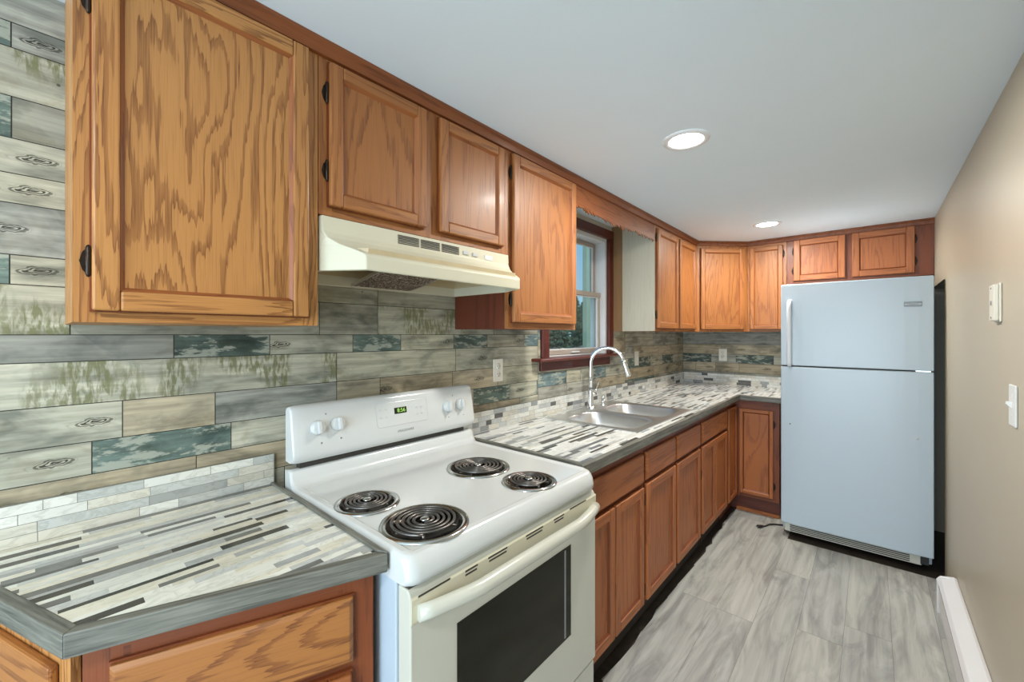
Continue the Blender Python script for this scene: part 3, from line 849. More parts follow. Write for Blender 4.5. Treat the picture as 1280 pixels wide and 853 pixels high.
base_cabinet('oak base cabinet under the sink with two short false drawers above two doors', Y2, Y3, [(0.020, 0.392, 0.694, 0.822), (0.425, 0.812, 0.694, 0.822)],
             [(0.020, 0.392, 0.132, 0.674), (0.425, 0.812, 0.132, 0.674)], [('l', (0.18, 0.60)), None], M['oak_base'])
base_cabinet('oak base cabinet past the sink, drawer above two narrow doors', Y3, Y4, [(0.022, 0.588, 0.694, 0.822)],
             [(0.022, 0.288, 0.132, 0.674), (0.298, 0.588, 0.132, 0.674)], [('l', (0.10, 0.50)), None], M['oak_base'])
# inner corner unit: one narrow door on this run, one on the back run
YB = D - 0.629
t = thing('base_cabinet', 'corner base cabinet at the back with two doors meeting in the inner corner', 'cabinet', (XB, Y4, 0), q90, 'oak base cabinets')
Mx = THING[t.name]; Mb = Matrix.Translation((XB, YB, 0))
frame_plate(t, Mx, 0, YB - Y4, ZB, ZT, M['oak_frame'], [])
frame_plate(t, Mb, 0.0, 0.292, ZB, ZT, M['oak_frame'], [(0.045, 0.240, 0.16, 0.78)])
door_at(t, Mx, 0.030, YB - Y4 - 0.030, 0.132, 0.822, M['oak_base'], sw=0.042)
d = door_at(t, Mb, 0.030, 0.255, 0.150, 0.800, M['oak_base'], sw=0.032, hinge='r', hz=(0.24, 0.70))
mb = MB()
mb.box(0.886, 0.902, YB + 0.0195, D - 0.004, ZB, ZT); mb.box(0.004, 0.886, D - 0.012, D - 0.004, ZB, ZT)
mb.box(0.004, 0.012, Y4 + 0.001, D - 0.012, ZB, ZT); mb.box(0.012, 0.591, Y4 + 0.001, Y4 + 0.016, ZB, ZT)
mb.box(0.012, 0.886, YB + 0.02, D - 0.012, ZB, ZB + 0.016)
mb.build('body', M['oak_base'], t)
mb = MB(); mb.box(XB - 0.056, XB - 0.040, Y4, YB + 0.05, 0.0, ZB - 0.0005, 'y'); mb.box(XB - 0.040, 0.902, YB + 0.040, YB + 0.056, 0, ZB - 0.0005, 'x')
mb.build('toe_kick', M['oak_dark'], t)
mb = MB(); mb.prism([(XB + 0.0, YB + 0.040, 0.0), (XB, YB + 0.022, 0.0), (XB, YB + 0.022, 0.012), (XB, YB + 0.032, 0.022), (XB, YB + 0.040, 0.022)], (0.290, 0, 0), axis='x')
mb.build('toe_molding', M['oak_base'], t)

# left base cabinet: angled front
A = Vector((0.610, 0.284)); Bp = Vector((0.452, -0.142)); Cp = Vector((0.004, -0.290))
ang = math.atan2(A.y - Bp.y, A.x - Bp.x)
t = thing('base_cabinet', 'oak base cabinet under the angled left counter with a drawer above a door', 'cabinet', (Bp.x, Bp.y, 0), ang, 'oak base cabinets')
Mx = THING[t.name]; w = (A - Bp).length
frame_plate(t, Mx, 0, w, ZB, ZT, M['oak_frame'], [(0.050, w - 0.060, 0.70, 0.81), (0.060, w - 0.070, 0.18, 0.62)])
drawer_at(t, Mx, 0.036, w - 0.042, 0.694, 0.828, M['oak_drawer'])
door_at(t, Mx, 0.045, w - 0.045, 0.140, 0.672, M['oak_red'], M['oak_drawer'], sw=0.052)
u = (A - Bp).normalized(); nin = Vector((-u.y, u.x))
Ai, Bi = A + nin * 0.0195, Bp + nin * 0.0195 + u * 0.002
mb = MB(); mb.prism([(Bi.x, Bi.y, ZB), (Ai.x - 0.001, Ai.y, ZB), (0.004, Ai.y, ZB), (Cp.x, Cp.y + 0.004, ZB)], (0, 0, ZT - ZB)); mb.build('body', M['oak_red'], t)
e = (Bp - Cp).normalized(); ang2 = math.atan2(e.y, e.x)
Me = Matrix.Translation((Cp.x, Cp.y, 0)) @ Matrix.Rotation(ang2, 4, 'Z'); we = (Bp - Cp).length
frame_plate(t, Me, 0.0, we - 0.004, ZB, ZT, M['oak'], [], name='end_panel', y0=-0.012, y1=0.0)
mb = MB(); mb.M = Me; mb.box(0.02, we - 0.040, -0.026, -0.0125, 0.16, 0.835, 'x'); mb.build('end_drawer_front', M['oak_drawer'], t, bevel=0.004)
mb = MB(); mb.M = Mx; mb.box(0.03, w - 0.002, 0.05, 0.066, 0, ZB - 0.0005, 'x'); mb.build('toe_kick', M['toe'], t)

# ------------------------------------------------------------------ countertops
PAL = [((0.66, 0.66, 0.60), 38), ((0.62, 0.59, 0.49), 26), ((0.50, 0.51, 0.49), 14), ((0.36, 0.37, 0.36), 10), ((0.15, 0.15, 0.14), 8), ((0.050, 0.048, 0.042), 10)]
PAL2 = [((0.72, 0.74, 0.73), 62), ((0.64, 0.63, 0.58), 16), ((0.50, 0.52, 0.52), 14), ((0.33, 0.35, 0.36), 14), ((0.16, 0.17, 0.175), 9), ((0.070, 0.068, 0.064), 7)]
PALS = [((0.64, 0.65, 0.62), 46), ((0.60, 0.58, 0.52), 22), ((0.46, 0.48, 0.49), 14), ((0.26, 0.28, 0.29), 8), ((0.10, 0.10, 0.10), 6)]
PALSL = [((0.72, 0.71, 0.65), 62), ((0.64, 0.61, 0.52), 24), ((0.52, 0.53, 0.50), 16), ((0.40, 0.41, 0.39), 5)]
def pick(r_, pal): return r_.choices([p[0] for p in pal], [p[1] for p in pal])[0]
def strip_top(mb, x0, x1, yr, poly, z, r_, rows, lens, pal):
    """strips of tile lying along y; yr(x) gives the list of (ya, yb) spans"""
    x = x0
    while x < x1 - 1e-4:
        xe = min(x1, x + r_.uniform(*rows))
        if x1 - xe < rows[0] * 0.5: xe = x1
        for ya, yb_ in yr((x + xe) / 2):
            y = ya - r_.uniform(0, lens[1])
            while y < yb_:
                y1 = y + r_.uniform(*lens)
                c = pick(r_, pal); lv = r_.uniform(0.9, 1.08); c = tuple(min(1, v * lv) for v in c)
                p4 = [(x, max(y, ya)), (xe, max(y, ya)), (xe, min(y1, yb_)), (x, min(y1, yb_))]
                if p4[2][1] > p4[0][1] + 1e-5:
                    if poly: p4 = clip_poly(p4, poly)
                    if len(p4) >= 3:
                        off = (r_.uniform(0, 30), 0, r_.uniform(0, 30)); n0 = len(mb.v)
                        for px, py in p4:
                            mb.v.append((px, py, z)); mb.gr.append((px + off[0], 0.0, py + off[2])); mb.tint.append(0.5)
                        mb._face(list(range(n0, n0 + len(p4))), c)
                y = y1
        x = xe
def strip_wall(mb, a0, a1, z0, z1, place, r_, nrow, lens, pal):
    hz = (z1 - z0) / nrow
    for k in range(nrow):
        a = a0 - r_.uniform(0, lens[1])
        while a < a1:
            b_ = a + r_.uniform(*lens); s, e_ = max(a, a0), min(b_, a1)
            if e_ > s:
                c = pick(r_, pal); lv = r_.uniform(0.9, 1.08); c = tuple(min(1, v * lv) for v in c); off = (r_.uniform(0, 30), 0, r_.uniform(0, 30)); n0 = len(mb.v)
                gj = 0.0006
                for pa, pz in ((s + gj, z0 + k * hz + gj), (e_ - gj, z0 + k * hz + gj), (e_ - gj, z0 + (k + 1) * hz - gj), (s + gj, z0 + (k + 1) * hz - gj)):
                    mb.v.append(place(pa, pz)); mb.gr.append((pz + off[0], 0.0, pa + off[2])); mb.tint.append(0.5)
                mb._face([n0, n0 + 1, n0 + 2, n0 + 3], c)
            a = b_
GE = (0.130, 0.128, 0.106)
SL = (0.30, 0.29, 0.26)
TH = 0.038
# left counter: outline corners at the top edge
cA, cB, cC, cD = (0.648, 0.296), (0.480, -0.165), (0.0015, -0.327), (0.0015, 0.296)
ct = thing('countertop', 'left mosaic tile countertop with angled grey edge beside the stove', 'countertop', (0.3, 0.0, ZC - TH), 0, 'mosaic countertops')
mb = MB(); rl = random.Random(4)
def inset(poly, d):
    out = []
    n = len(poly)
    for i in range(n):
        p0, p1, p2 = Vector(poly[i - 1]), Vector(poly[i]), Vector(poly[(i + 1) % n])
        d1, d2 = (p1 - p0).normalized(), (p2 - p1).normalized()
        n1, n2 = Vector((-d1.y, d1.x)), Vector((-d2.y, d2.x))
        da, db = d[i - 1], d[i]
        # intersect offset lines
        a, b_ = p0 + n1 * da, p1 + n2 * db
        den = d1.x * d2.y - d1.y * d2.x
        s = ((b_.x - a.x) * d2.y - (b_.y - a.y) * d2.x) / den
        q = a + d1 * s; out.append((q.x, q.y))
    return out
outl = [cA, cD, cC, cB]                                       # counter-clockwise: A -> D (stove side), D -> C (wall), C -> B (end), B -> A (front)
EW = 0.022
inn = inset(outl, [0.012, 0.0, EW, EW])
strip_top(mb, 0.0, 0.66, lambda x: [(-0.34, 0.30)], inn, ZC, rl, (0.010, 0.023), (0.07, 0.27), PAL)
mb.prism([(x, y, ZC - TH + 0.001) for x, y in inset(outl, [0.004, 0.002, 0.006, 0.006])], (0, 0, TH - 0.002), col=SL)
mb.build('mosaic_top', M['mosaic'], ct)
def edge_piece(p, q, pi, qi, zt, zb_, name, parent, bev=0.0025):
    """wood-look tile trim between outer edge p-q and inner edge pi-qi"""
    mb = MB(); d = Vector((q[0] - p[0], q[1] - p[1], 0)); L = d.length
    ang_ = math.atan2(d.y, d.x); Ml = Matrix.Translation((p[0], p[1], 0)) @ Matrix.Rotation(ang_, 4, 'Z'); inv = Ml.inverted()
    pts = [inv @ Vector((a[0], a[1], 0)) for a in (p, q, qi, pi)]
    base = [(v.x, v.y, zb_) for v in pts]
    mb.M = Ml; mb.prism(base, (0, 0, zt - zb_), axis='x', col=GE)
    return mb.build(name, M['edge'], parent, bevel=bev)
iA, iD, iC, iB = inn[0], inn[1], inn[2], inn[3]
edge_piece(cB, cA, iB, iA, ZC + 0.0015, ZC - TH, 'edge_trim', ct)
edge_piece(cC, cB, iC, iB, ZC + 0.0015, ZC - TH, 'edge_trim', ct)
edge_piece(cA, cD, iA, iD, ZC + 0.005, ZC - TH, 'edge_trim', ct)
mb = MB(); rs = random.Random(6)
strip_wall(mb, -0.325, 0.294, ZC, 1.000, lambda a, z: (0.012, a, z), rs, 4, (0.05, 0.20), PALSL)
mb.box(0.0015, 0.0115, -0.327, 0.296, ZC, 1.0005, col=(0.26, 0.26, 0.23))
mb.build('backsplash_tile', M['mosaic'], ct)

# right counter: L shape with a cut-out for the sink
ct = thing('countertop', 'long L-shaped mosaic tile countertop holding the sink', 'countertop', (0.3, 2.5, ZC - TH), 0, 'mosaic countertops')
RY0, RX1, BX1 = 1.062, XC, 0.925
SX0, SX1, SY0, SY1 = 0.062, 0.578, 1.672, 2.420
BYF = D - XC - 0.03
mb = MB(); rr_ = random.Random(12)
def spans(x):
    if x > RX1 - EW: return [(BYF + EW, D - 0.002)]
    if SX0 < x < SX1: return [(RY0 + 0.012, SY0), (SY1, D - 0.002)]
    return [(RY0 + 0.012, D - 0.002)]
strip_top(mb, 0.0015, SX0, spans, None, ZC, rr_, (0.011, 0.018), (0.05, 0.19), PAL2)
strip_top(mb, SX0, SX1, spans, None, ZC, rr_, (0.012, 0.020), (0.05, 0.20), PAL2)
strip_top(mb, SX1, RX1 - EW, spans, None, ZC, rr_, (0.011, 0.018), (0.05, 0.18), PAL2)
strip_top(mb, RX1 - EW, BX1, spans, None, ZC, rr_, (0.011, 0.018), (0.05, 0.16), PAL2)
for (xa, xb, ya, yb_) in ((0.0015, RX1 - 0.003, RY0 + 0.004, SY0), (0.0015, SX0, SY0, SY1), (SX1, RX1 - 0.003, SY0, SY1), (0.0015, RX1 - 0.003, SY1, D - 0.002), (RX1 - 0.003, BX1, BYF + 0.003, D - 0.002)):
    mb.box(xa, xb, ya, yb_, ZC - TH + 0.001, ZC - 0.0008, col=SL)
mb.build('mosaic_top', M['mosaic'], ct)
edge_piece((RX1, RY0), (RX1, BYF), (RX1 - EW, RY0 + EW), (RX1 - EW, BYF + EW), ZC + 0.0015, ZC - TH, 'edge_trim', ct)
edge_piece((RX1, BYF), (BX1, BYF), (RX1 - EW, BYF + EW), (BX1, BYF + EW), ZC + 0.0015, ZC - TH, 'edge_trim', ct)
edge_piece((0.0015, RY0), (RX1, RY0), (0.0015, RY0 + EW), (RX1 - EW, RY0 + EW), ZC + 0.009, ZC - TH, 'edge_trim', ct)
mb = MB(); rs = random.Random(16)
strip_wall(mb, RY0 + 0.002, D - 0.013, ZC, 1.003, lambda a, z: (0.012, a, z), rs, 4, (0.03, 0.13), PALS)
mb.box(0.0015, 0.0115, RY0, D - 0.002, ZC, 1.0035, col=(0.28, 0.28, 0.25))
mb.build('backsplash_tile', M['mosaic'], ct)
mb = MB()
strip_wall(mb, 0.013, BX1, ZC, 1.003, lambda a, z: (a, D - 0.012, z), rs, 4, (0.03, 0.13), PALS)
mb.box(0.012, BX1, D - 0.0115, D - 0.0015, ZC, 1.0035, col=(0.28, 0.28, 0.25))
mb.build('backsplash_tile', M['mosaic'], ct)

# ------------------------------------------------------------------ sink and faucet
sk = thing('sink', 'stainless steel double-bowl sink set into the mosaic counter', 'sink', (0.32, 2.05, ZC))
mb = MB(); N = 48
RX = (0.046, 0.590); cells = [((1.656, 2.040), (0.142, 0.542, 1.697, 2.008)), ((2.040, 2.436), (0.142, 0.542, 2.072, 2.392))]
zr = ZC + 0.004
def rrect(cx, cy, hx, hy, e=5.0):
    out = []
    for k in range(N):
        a = 2 * math.pi * (k + 0.5 * 0) / N; c_, s_ = math.cos(a), math.sin(a)
        q = (abs(c_) ** e + abs(s_) ** e) ** (-1 / e); out.append((cx + hx * c_ * q, cy + hy * s_ * q))
    return out
def rect_ring(cx, cy, x0, x1, y0, y1):
    out = []
    for k in range(N):
        a = 2 * math.pi * k / N; c_, s_ = math.cos(a), math.sin(a); m_ = max(abs(c_), abs(s_)); c_, s_ = c_ / m_, s_ / m_
        out.append((cx + (c_ * (x1 - cx) if c_ > 0 else c_ * (cx - x0)), cy + (s_ * (y1 - cy) if s_ > 0 else s_ * (cy - y0))))
    return out
for (ya, yb_), (bx0, bx1, by0, by1) in cells:
    cx, cy, hx, hy = (bx0 + bx1) / 2, (by0 + by1) / 2, (bx1 - bx0) / 2, (by1 - by0) / 2
    o_ = rect_ring(cx, cy, RX[0], RX[1], ya, yb_)
    rings = [[(x, y, zr) for x, y in o_], [(x, y, zr + 0.0015) for x, y in rrect(cx, cy, hx + 0.012, hy + 0.012)], [(x, y, zr) for x, y in rrect(cx, cy, hx + 0.003, hy + 0.003)],
             [(x, y, zr - 0.006) for x, y in rrect(cx, cy, hx - 0.003, hy - 0.003)], [(x, y, zr - 0.10) for x, y in rrect(cx, cy, hx - 0.010, hy - 0.010)],
             [(x, y, zr - 0.155) for x, y in rrect(cx, cy, hx - 0.020, hy - 0.020)], [(x, y, zr - 0.172) for x, y in rrect(cx, cy, hx - 0.045, hy - 0.045, 4)],
             [(x, y, zr - 0.176) for x, y in rrect(cx, cy, 0.05, 0.05, 2)], [(x, y, zr - 0.178) for x, y in rrect(cx, cy, 0.03, 0.03, 2)]]
    mb.loft(rings, False, True)
    # outside skirt of the rim
mb.box(RX[0], RX[0] + 0.002, 1.656, 2.436, ZC + 0.0005, zr); mb.box(RX[1] - 0.002, RX[1], 1.656, 2.436, ZC + 0.0005, zr)
mb.box(RX[0], RX[1], 1.656, 1.658, ZC + 0.0005, zr); mb.box(RX[0], RX[1], 2.434, 2.436, ZC + 0.0005, zr)
mb.build('basin', M['steel'], sk)
for (ya, yb_), (bx0, bx1, by0, by1) in cells:
    mb = MB(); mb.lathe([(0.040, 0.0), (0.040, 0.002), (0.030, 0.003), (0.026, 0.0), (0.004, 0.0), (0.003, 0.008), (0.0005, 0.009)], ((bx0 + bx1) / 2, (by0 + by1) / 2, zr - 0.1765), 24)
    mb.build('drain', M['chrome'], sk)

fc = thing('faucet', 'tall chrome gooseneck pull-down faucet behind the sink', 'faucet', (0.098, 2.07, zr))
bx, by = 0.098, 2.070
mb = MB(); mb.lathe([(0.030, 0.0015), (0.030, 0.006), (0.022, 0.010), (0.019, 0.018), (0.0185, 0.11), (0.016, 0.118), (0.013, 0.122)], (bx, by, zr), 24); mb.build('base', M['chrome'], fc)
dirn = Vector((0.205, 0.075, 0)).normalized(); Rr = 0.100
path = [Vector((bx, by, zr + 0.12)), Vector((bx, by, zr + 0.20)), Vector((bx, by, 1.19))]
for k in range(1, 15):
    a = math.pi * (k / 14) * 0.93
    path.append(Vector((bx, by, 1.19)) + dirn * (Rr - Rr * math.cos(a)) + Vector((0, 0, Rr * math.sin(a))))
mb = MB(); mb.tube(path, 0.0115, 14); mb.build('spout', M['chrome'], fc)
p0 = path[-1]; td = (path[-1] - path[-2]).normalized()
mb = MB(); mb.tube([p0 - td * 0.004, p0 + td * 0.004, p0 + td * 0.03, p0 + td * 0.085, p0 + td * 0.098], [0.0120, 0.0140, 0.0150, 0.0180, 0.0165], 16); mb.build('spray_head', M['chrome'], fc)
mb = MB(); mb.tube([(bx + 0.004, by + 0.014, zr + 0.085), (bx + 0.01, by + 0.040, zr + 0.086)], 0.013, 14); mb.tube([(bx + 0.01, by + 0.038, zr + 0.088), (bx + 0.014, by + 0.044, zr + 0.115), (bx + 0.026, by + 0.052, zr + 0.165)], [0.006, 0.005, 0.0045], 10)
mb.build('handle', M['chrome'], fc)
sp = thing('sprayer_holder', 'short chrome side sprayer stub on the sink deck beside the faucet', 'sprayer', (0.105, 2.215, zr))
mb = MB(); mb.lathe([(0.019, 0.0015), (0.019, 0.005), (0.013, 0.009), (0.012, 0.03), (0.0115, 0.034)], (0.105, 2.215, zr), 20); mb.build('collar', M['chrome'], sp)
mb = MB(); mb.lathe([(0.010, 0.034), (0.0105, 0.05), (0.012, 0.058), (0.010, 0.062), (0.001, 0.063)], (0.105, 2.215, zr), 20); mb.build('nozzle', M['chrome'], sp)

# ------------------------------------------------------------------ stove
SYA, SYB = 0.3055, 1.0525
st = thing('stove', 'white electric coil stove with four burners between the two counters', 'stove', (0.38, 0.68, 0))
mb = MB()
mb.box(0.080, 0.664, SYA, SYB, 0.05, 0.8615)
mb.box(0.10, 0.62, SYA + 0.03, SYB - 0.03, 0.009, 0.05)
mb.build('body', M['enamel_side'], st, bevel=0.004)
# cooktop with raised rear riser; burner wells cut out
prof = [(0.075, 0.862), (0.075, 0.971), (0.098, 0.971), (0.106, 0.964), (0.113, 0.942), (0.122, 0.928), (0.140, 0.920), (0.676, 0.9195), (0.684, 0.9205), (0.694, 0.919), (0.703, 0.912), (0.711, 0.898), (0.715, 0.880), (0.714, 0.865), (0.700, 0.862)]
mb = MB(); k_ = len(prof)
ny = [SYA - 0.002, SYA + 0.010, SYA + 0.022, SYA + 0.030, SYB - 0.030, SYB - 0.022, SYB - 0.010, SYB + 0.002]
lift = [0.0, 0.004, 0.004, 0.0, 0.0, 0.004, 0.004, 0.0]; pull = [0.016, 0.005, 0.001, 0.0, 0.0, 0.001, 0.005, 0.016]
rings = []
for y, l, pu in zip(ny, lift, pull):
    ring = []
    for i, (x, z) in enumerate(prof):
        xx = x - (pu if x > 0.66 else 0)
        zz = z + (l if 6 <= i <= 7 else 0) - (0.003 if pu > 0.01 and 1 < i < 13 else 0)
        ring.append((xx, y, zz))
    rings.append(ring)
mb.loft(rings, True, True)
top = mb.build('cooktop', M['enamel'], st)
BURN = [(0.378, 0.402, 0.087, 4, 'small'), (0.594, 0.432, 0.108, 5, 'large'), (0.390, 0.812, 0.110, 5, 'large'), (0.608, 0.822, 0.087, 4, 'small')]
mbc = MB()
for (bx_, by_, br, nt_, s_) in BURN: mbc.lathe([(br - 0.012, 0.87), (br - 0.012, 1.0)], (bx_, by_, 0), 40)
cut = mbc.build('cutter', M['enamel'], st)
bo = top.modifiers.new('wells', 'BOOLEAN'); bo.operation = 'DIFFERENCE'; bo.object = cut; bo.solver = 'EXACT'
dg = bpy.context.evaluated_depsgraph_get(); me2 = bpy.data.meshes.new_from_object(top.evaluated_get(dg))
top.modifiers.clear(); old = top.data; top.data = me2; me2.name = 'cooktop'; bpy.data.objects.remove(cut)
for p in me2.polygons: p.use_smooth = abs(p.normal.y) < 0.9 and len(p.vertices) == 4
for (bx_, by_, br, nt_, s_) in BURN:
    mb = MB(); zc_ = 0.929
    pth = []; r0, r1 = 0.017, br - 0.026; steps = nt_ * 36
    for i in range(steps + 1):
        f = i / steps; a = 2 * math.pi * nt_ * f + bx_ * 20; rr2 = r0 + (r1 - r0) * f
        pth.append((bx_ + rr2 * math.cos(a), by_ + rr2 * math.sin(a), zc_))
    mb.tube(pth, 0.0033 if s_ == 'small' else 0.0038, 8, flat=0.9)
    e_ = Vector(pth[-1]); mb.tube([e_, (bx_ - (r1 + 0.006), by_, zc_ - 0.006), (bx_ - r1 - 0.010, by_ + 0.004, zc_ - 0.016)] if False else [e_, e_ + Vector((0, 0, -0.012))], 0.004, 8)
    bn = mb.build('burner_coil', M['coil'], st)
    mb = MB()
    for k in range(3):
        a = 2 * math.pi * k / 3 + 0.5
        mb.tube([(bx_ + 0.008 * math.cos(a), by_ + 0.008 * math.sin(a), zc_ - 0.007), (bx_ + r1 * math.cos(a), by_ + r1 * math.sin(a), zc_ - 0.007)], 0.0028, 6)
    mb.build('support_arm', M['coil'], bn)
    mb = MB(); mb.lathe([(0.0005, zc_ + 0.0042), (0.0095, zc_ + 0.0040), (0.0115, zc_ + 0.002), (0.0115, zc_ - 0.003)], (bx_, by_, 0), 20, cap0=False); mb.build('medallion', M['pan_ring'], bn)
    mb = MB()
    mb.lathe([(br - 0.016, 0.9225), (br - 0.024, 0.914), (br - 0.032, 0.903), (0.030, 0.897), (0.012, 0.896)], (bx_, by_, 0), 40, cap0=False); mb.build('drip_pan', M['pan'], bn)
    mb = MB()
    mb.lathe([(br, 0.9205), (br - 0.002, 0.9245), (br - 0.008, 0.9260), (br - 0.014, 0.9245), (br - 0.0165, 0.9215)], (bx_, by_, 0), 48, cap0=False, cap1=False); mb.build('trim_ring', M['pan_ring'], bn)
# backguard
mb = MB()
bg = [(0.068, 0.99), (0.068, 1.150), (0.074, 1.160), (0.086, 1.164), (0.098, 1.158), (0.104, 1.148), (0.128, 1.020), (0.127, 1.004), (0.118, 0.992), (0.104, 0.988)]
yy = [SYA + 0.002, SYA + 0.008, SYA + 0.022, SYA + 0.05, SYB - 0.05, SYB - 0.022, SYB - 0.008, SYB - 0.002]
sc_ = [0.90, 0.955, 0.99, 1.0, 1.0, 0.99, 0.955, 0.90]
rings = []
for y, s in zip(yy, sc_):
    rings.append([(0.068 + (x - 0.068) * (s if x > 0.09 else 1), y, 1.075 + (z - 1.075) * (0.5 + 0.5 * s if abs(z - 1.075) > 0.06 else 1)) for x, z in bg])
mb.loft(rings, True, True)
mb.build('backguard', M['enamel'], st)
mb = MB(); mb.box(0.076, 0.100, SYA + 0.030, SYB - 0.045, 0.9715, 0.992); mb.build('vent_gap', M['dark_gap'], st)
def bgp(y, z, out=0.0):
    """point on the sloping backguard face"""
    x = 0.104 + (1.148 - z) / 0.128 * 0.024
    n = Vector((0.128, 0, 0.024)).normalized(); return Vector((x, y, z)) + n * out
nrm = Vector((0.128, 0, 0.024)).normalized(); upv = Vector((-0.024, 0, 0.128)).normalized()
def face_frame_at(y, z, out): # plane matrix: x -> +y, y -> up the face, z -> out
    p = bgp(y, z, out); return Matrix(((0, upv.x, nrm.x, p.x), (1, 0, 0, p.y), (0, upv.z, nrm.z, p.z), (0, 0, 0, 1)))
for ky, kz in ((0.382, 1.090), (0.447, 1.092), (0.905, 1.088), (0.972, 1.089)):
    mb = MB(); mb.M = face_frame_at(ky, kz, 0.0)
    mb.lathe([(0.0225, 0.0), (0.0225, 0.004), (0.0195, 0.016), (0.017, 0.018), (0.001, 0.0185)], (0, 0, 0), 28)
    kn = mb.build('knob', M['enamel'], st)
    mb = MB(); mb.M = face_frame_at(ky, kz, 0.018); mb.box(-0.0055, 0.0055, -0.0185, 0.0185, -0.002, 0.009); mb.build('grip', M['pale_grip'], kn, bevel=0.002)
    for k in range(8):
        mb = MB(); mb.M = face_frame_at(ky, kz, 0.0003)
        a = 2 * math.pi * k / 8 + 0.39; mb.box(0.030 * math.cos(a) - 0.0011, 0.030 * math.cos(a) + 0.0011, 0.030 * math.sin(a) - 0.0011, 0.030 * math.sin(a) + 0.0011, 0, 0.0003)
        mb.build('dial_mark', M['pale_mark'], kn)
for dy, dz, s_ in ((0.412, 1.128, 0.0026), (0.392, 1.042, 0.003), (0.455, 1.046, 0.003), (0.938, 1.128, 0.0026), (0.905, 1.046, 0.002), (0.985, 1.044, 0.002)):
    mb = MB(); mb.M = face_frame_at(dy, dz, 0.0002); mb.lathe([(s_, 0.0), (s_, 0.0006), (0.0003, 0.0007)], (0, 0, 0), 12); mb.build('indicator_dot', M['grey_mark'], st)
mb = MB(); mb.M = face_frame_at(0.695, 1.094, 0.0)
cp = []
for cx_, cy_, a0 in ((0.098, -0.032, -90), (0.098, 0.032, 0), (-0.098, 0.032, 90), (-0.098, -0.032, 180)):
    for k in range(5):
        a = R(a0 + k * 22.5); cp.append((cx_ + 0.010 * math.cos(a), cy_ + 0.010 * math.sin(a), 0.0))
mb.prism(cp, (0, 0, 0.0014)); pn = mb.build('control_panel', M['enamel'], st, bevel=0.0008)
mb = MB(); mb.M = face_frame_at(0.695, 1.094, 0.0)
mb.prism([(x * 1.014, y * 1.034, 0.0001) for x, y, z in cp], (0, 0, 0.0004)); mb.build('panel_outline', M['pale_mark'], pn)
mb = MB(); mb.M = face_frame_at(0.684, 1.103, 0.0015); mb.box(-0.0255, 0.0255, -0.011, 0.011, 0, 0.001); mb.build('clock_display', M['lcd'], pn)
text_part('clock_digits', '8:56', 0.020, M['lcd_digit'], pn, face_frame_at(0.687, 1.103, 0.0027), 0.0001)
for j, (cy_, cz_) in enumerate(((0.603, 1.112), (0.625, 1.112), (0.603, 1.086), (0.625, 1.086), (0.756, 1.104), (0.776, 1.104), (0.756, 1.080), (0.776, 1.080))):
    mb = MB(); mb.M = face_frame_at(cy_, cz_, 0.0015); mb.box(-0.0055, 0.0055, -0.0016, 0.0016, 0, 0.0003); mb.box(-0.0012, 0.0012, -0.004, 0.004, 0, 0.0003); mb.build('button_mark', M['pale_mark'], pn)
text_part('logo_lettering', 'FRIGIDAIRE', 0.0125, M['grey_mark'], st, face_frame_at(0.700, 1.030, 0.0004), 0.0002, 1.1)
# oven door
mb = MB()
DX = 0.009
dp = [(0.668, 0.285), (0.668, 0.8555), (0.699, 0.8555), (0.706, 0.850), (0.711, 0.840), (0.712, 0.790), (0.712, 0.292), (0.707, 0.285)]
mb.prism([(x, SYA + 0.002, z) for x, z in dp], (0, SYB - SYA - 0.004, 0)); od = mb.build('oven_door', M['enamel_cream'], st, bevel=0.003)
mb = MB(); mb.prism([(0.712, SYA + 0.003, 0.785), (0.7145, SYA + 0.003, 0.791), (0.7145, SYA + 0.003, 0.838), (0.712, SYA + 0.003, 0.843)], (0, SYB - SYA - 0.006, 0)); mb.build('door_cap', M['almond'], od)
mb = MB(); mb.box(0.7090, 0.7132, 0.432, 0.898, 0.448, 0.729); gw = mb.build('oven_window', M['oven_glass'], od)
mb = MB()
mb.box(0.7132, 0.7136, 0.862, 0.870, 0.455, 0.722); mb.build('glass_reflection', M['grey_mark'], gw)  # painted stripe standing in for a reflection on the oven glass
mb = MB(); xs_ = 0.7142
for (ya, yb_, z) in ((0.325, 0.410, 0.8405), (0.455, 0.495, 0.836), (0.455, 0.492, 0.8275), (0.530, 0.600, 0.836), (0.533, 0.597, 0.8275), (0.675, 0.752, 0.836), (0.678, 0.748, 0.8275), (0.805, 0.858, 0.836), (0.808, 0.855, 0.8275), (0.890, 0.985, 0.8405)):
    mb = MB(); mb.box(xs_, xs_ + 0.0006, ya, yb_, z - 0.0022, z + 0.0022); mb.build('vent_slot', M['dark_gap'], od)
mb = MB(); pth = []; rad = []
for k in range(25):
    f = k / 24; y = SYA + 0.016 + (SYB - SYA - 0.030) * f; s = math.sin(math.pi * f)
    pth.append((0.719 + 0.032 * min(1.0, s * 1.7) ** 0.8, y, 0.810 - 0.006 * f)); rad.append(0.0160 + 0.0015 * s)
mb.tube(pth, rad, 14, flat=1.0, up=(0, 0, 1)); mb.build('oven_handle', M['enamel_cream'], od)
mb = MB(); mb.box(0.664, 0.700, SYA + 0.006, SYB - 0.006, 0.856, 0.8615); mb.build('door_gap_shade', M['dark_gap'], st)  # dark strip standing in for shade in the gap under the cooktop
mb = MB(); mb.box(0.668, 0.708, SYA + 0.003, SYB - 0.003, 0.065, 0.279); mb.build('storage_drawer', M['enamel_cream'], st, bevel=0.006)

st.location.z = -0.009

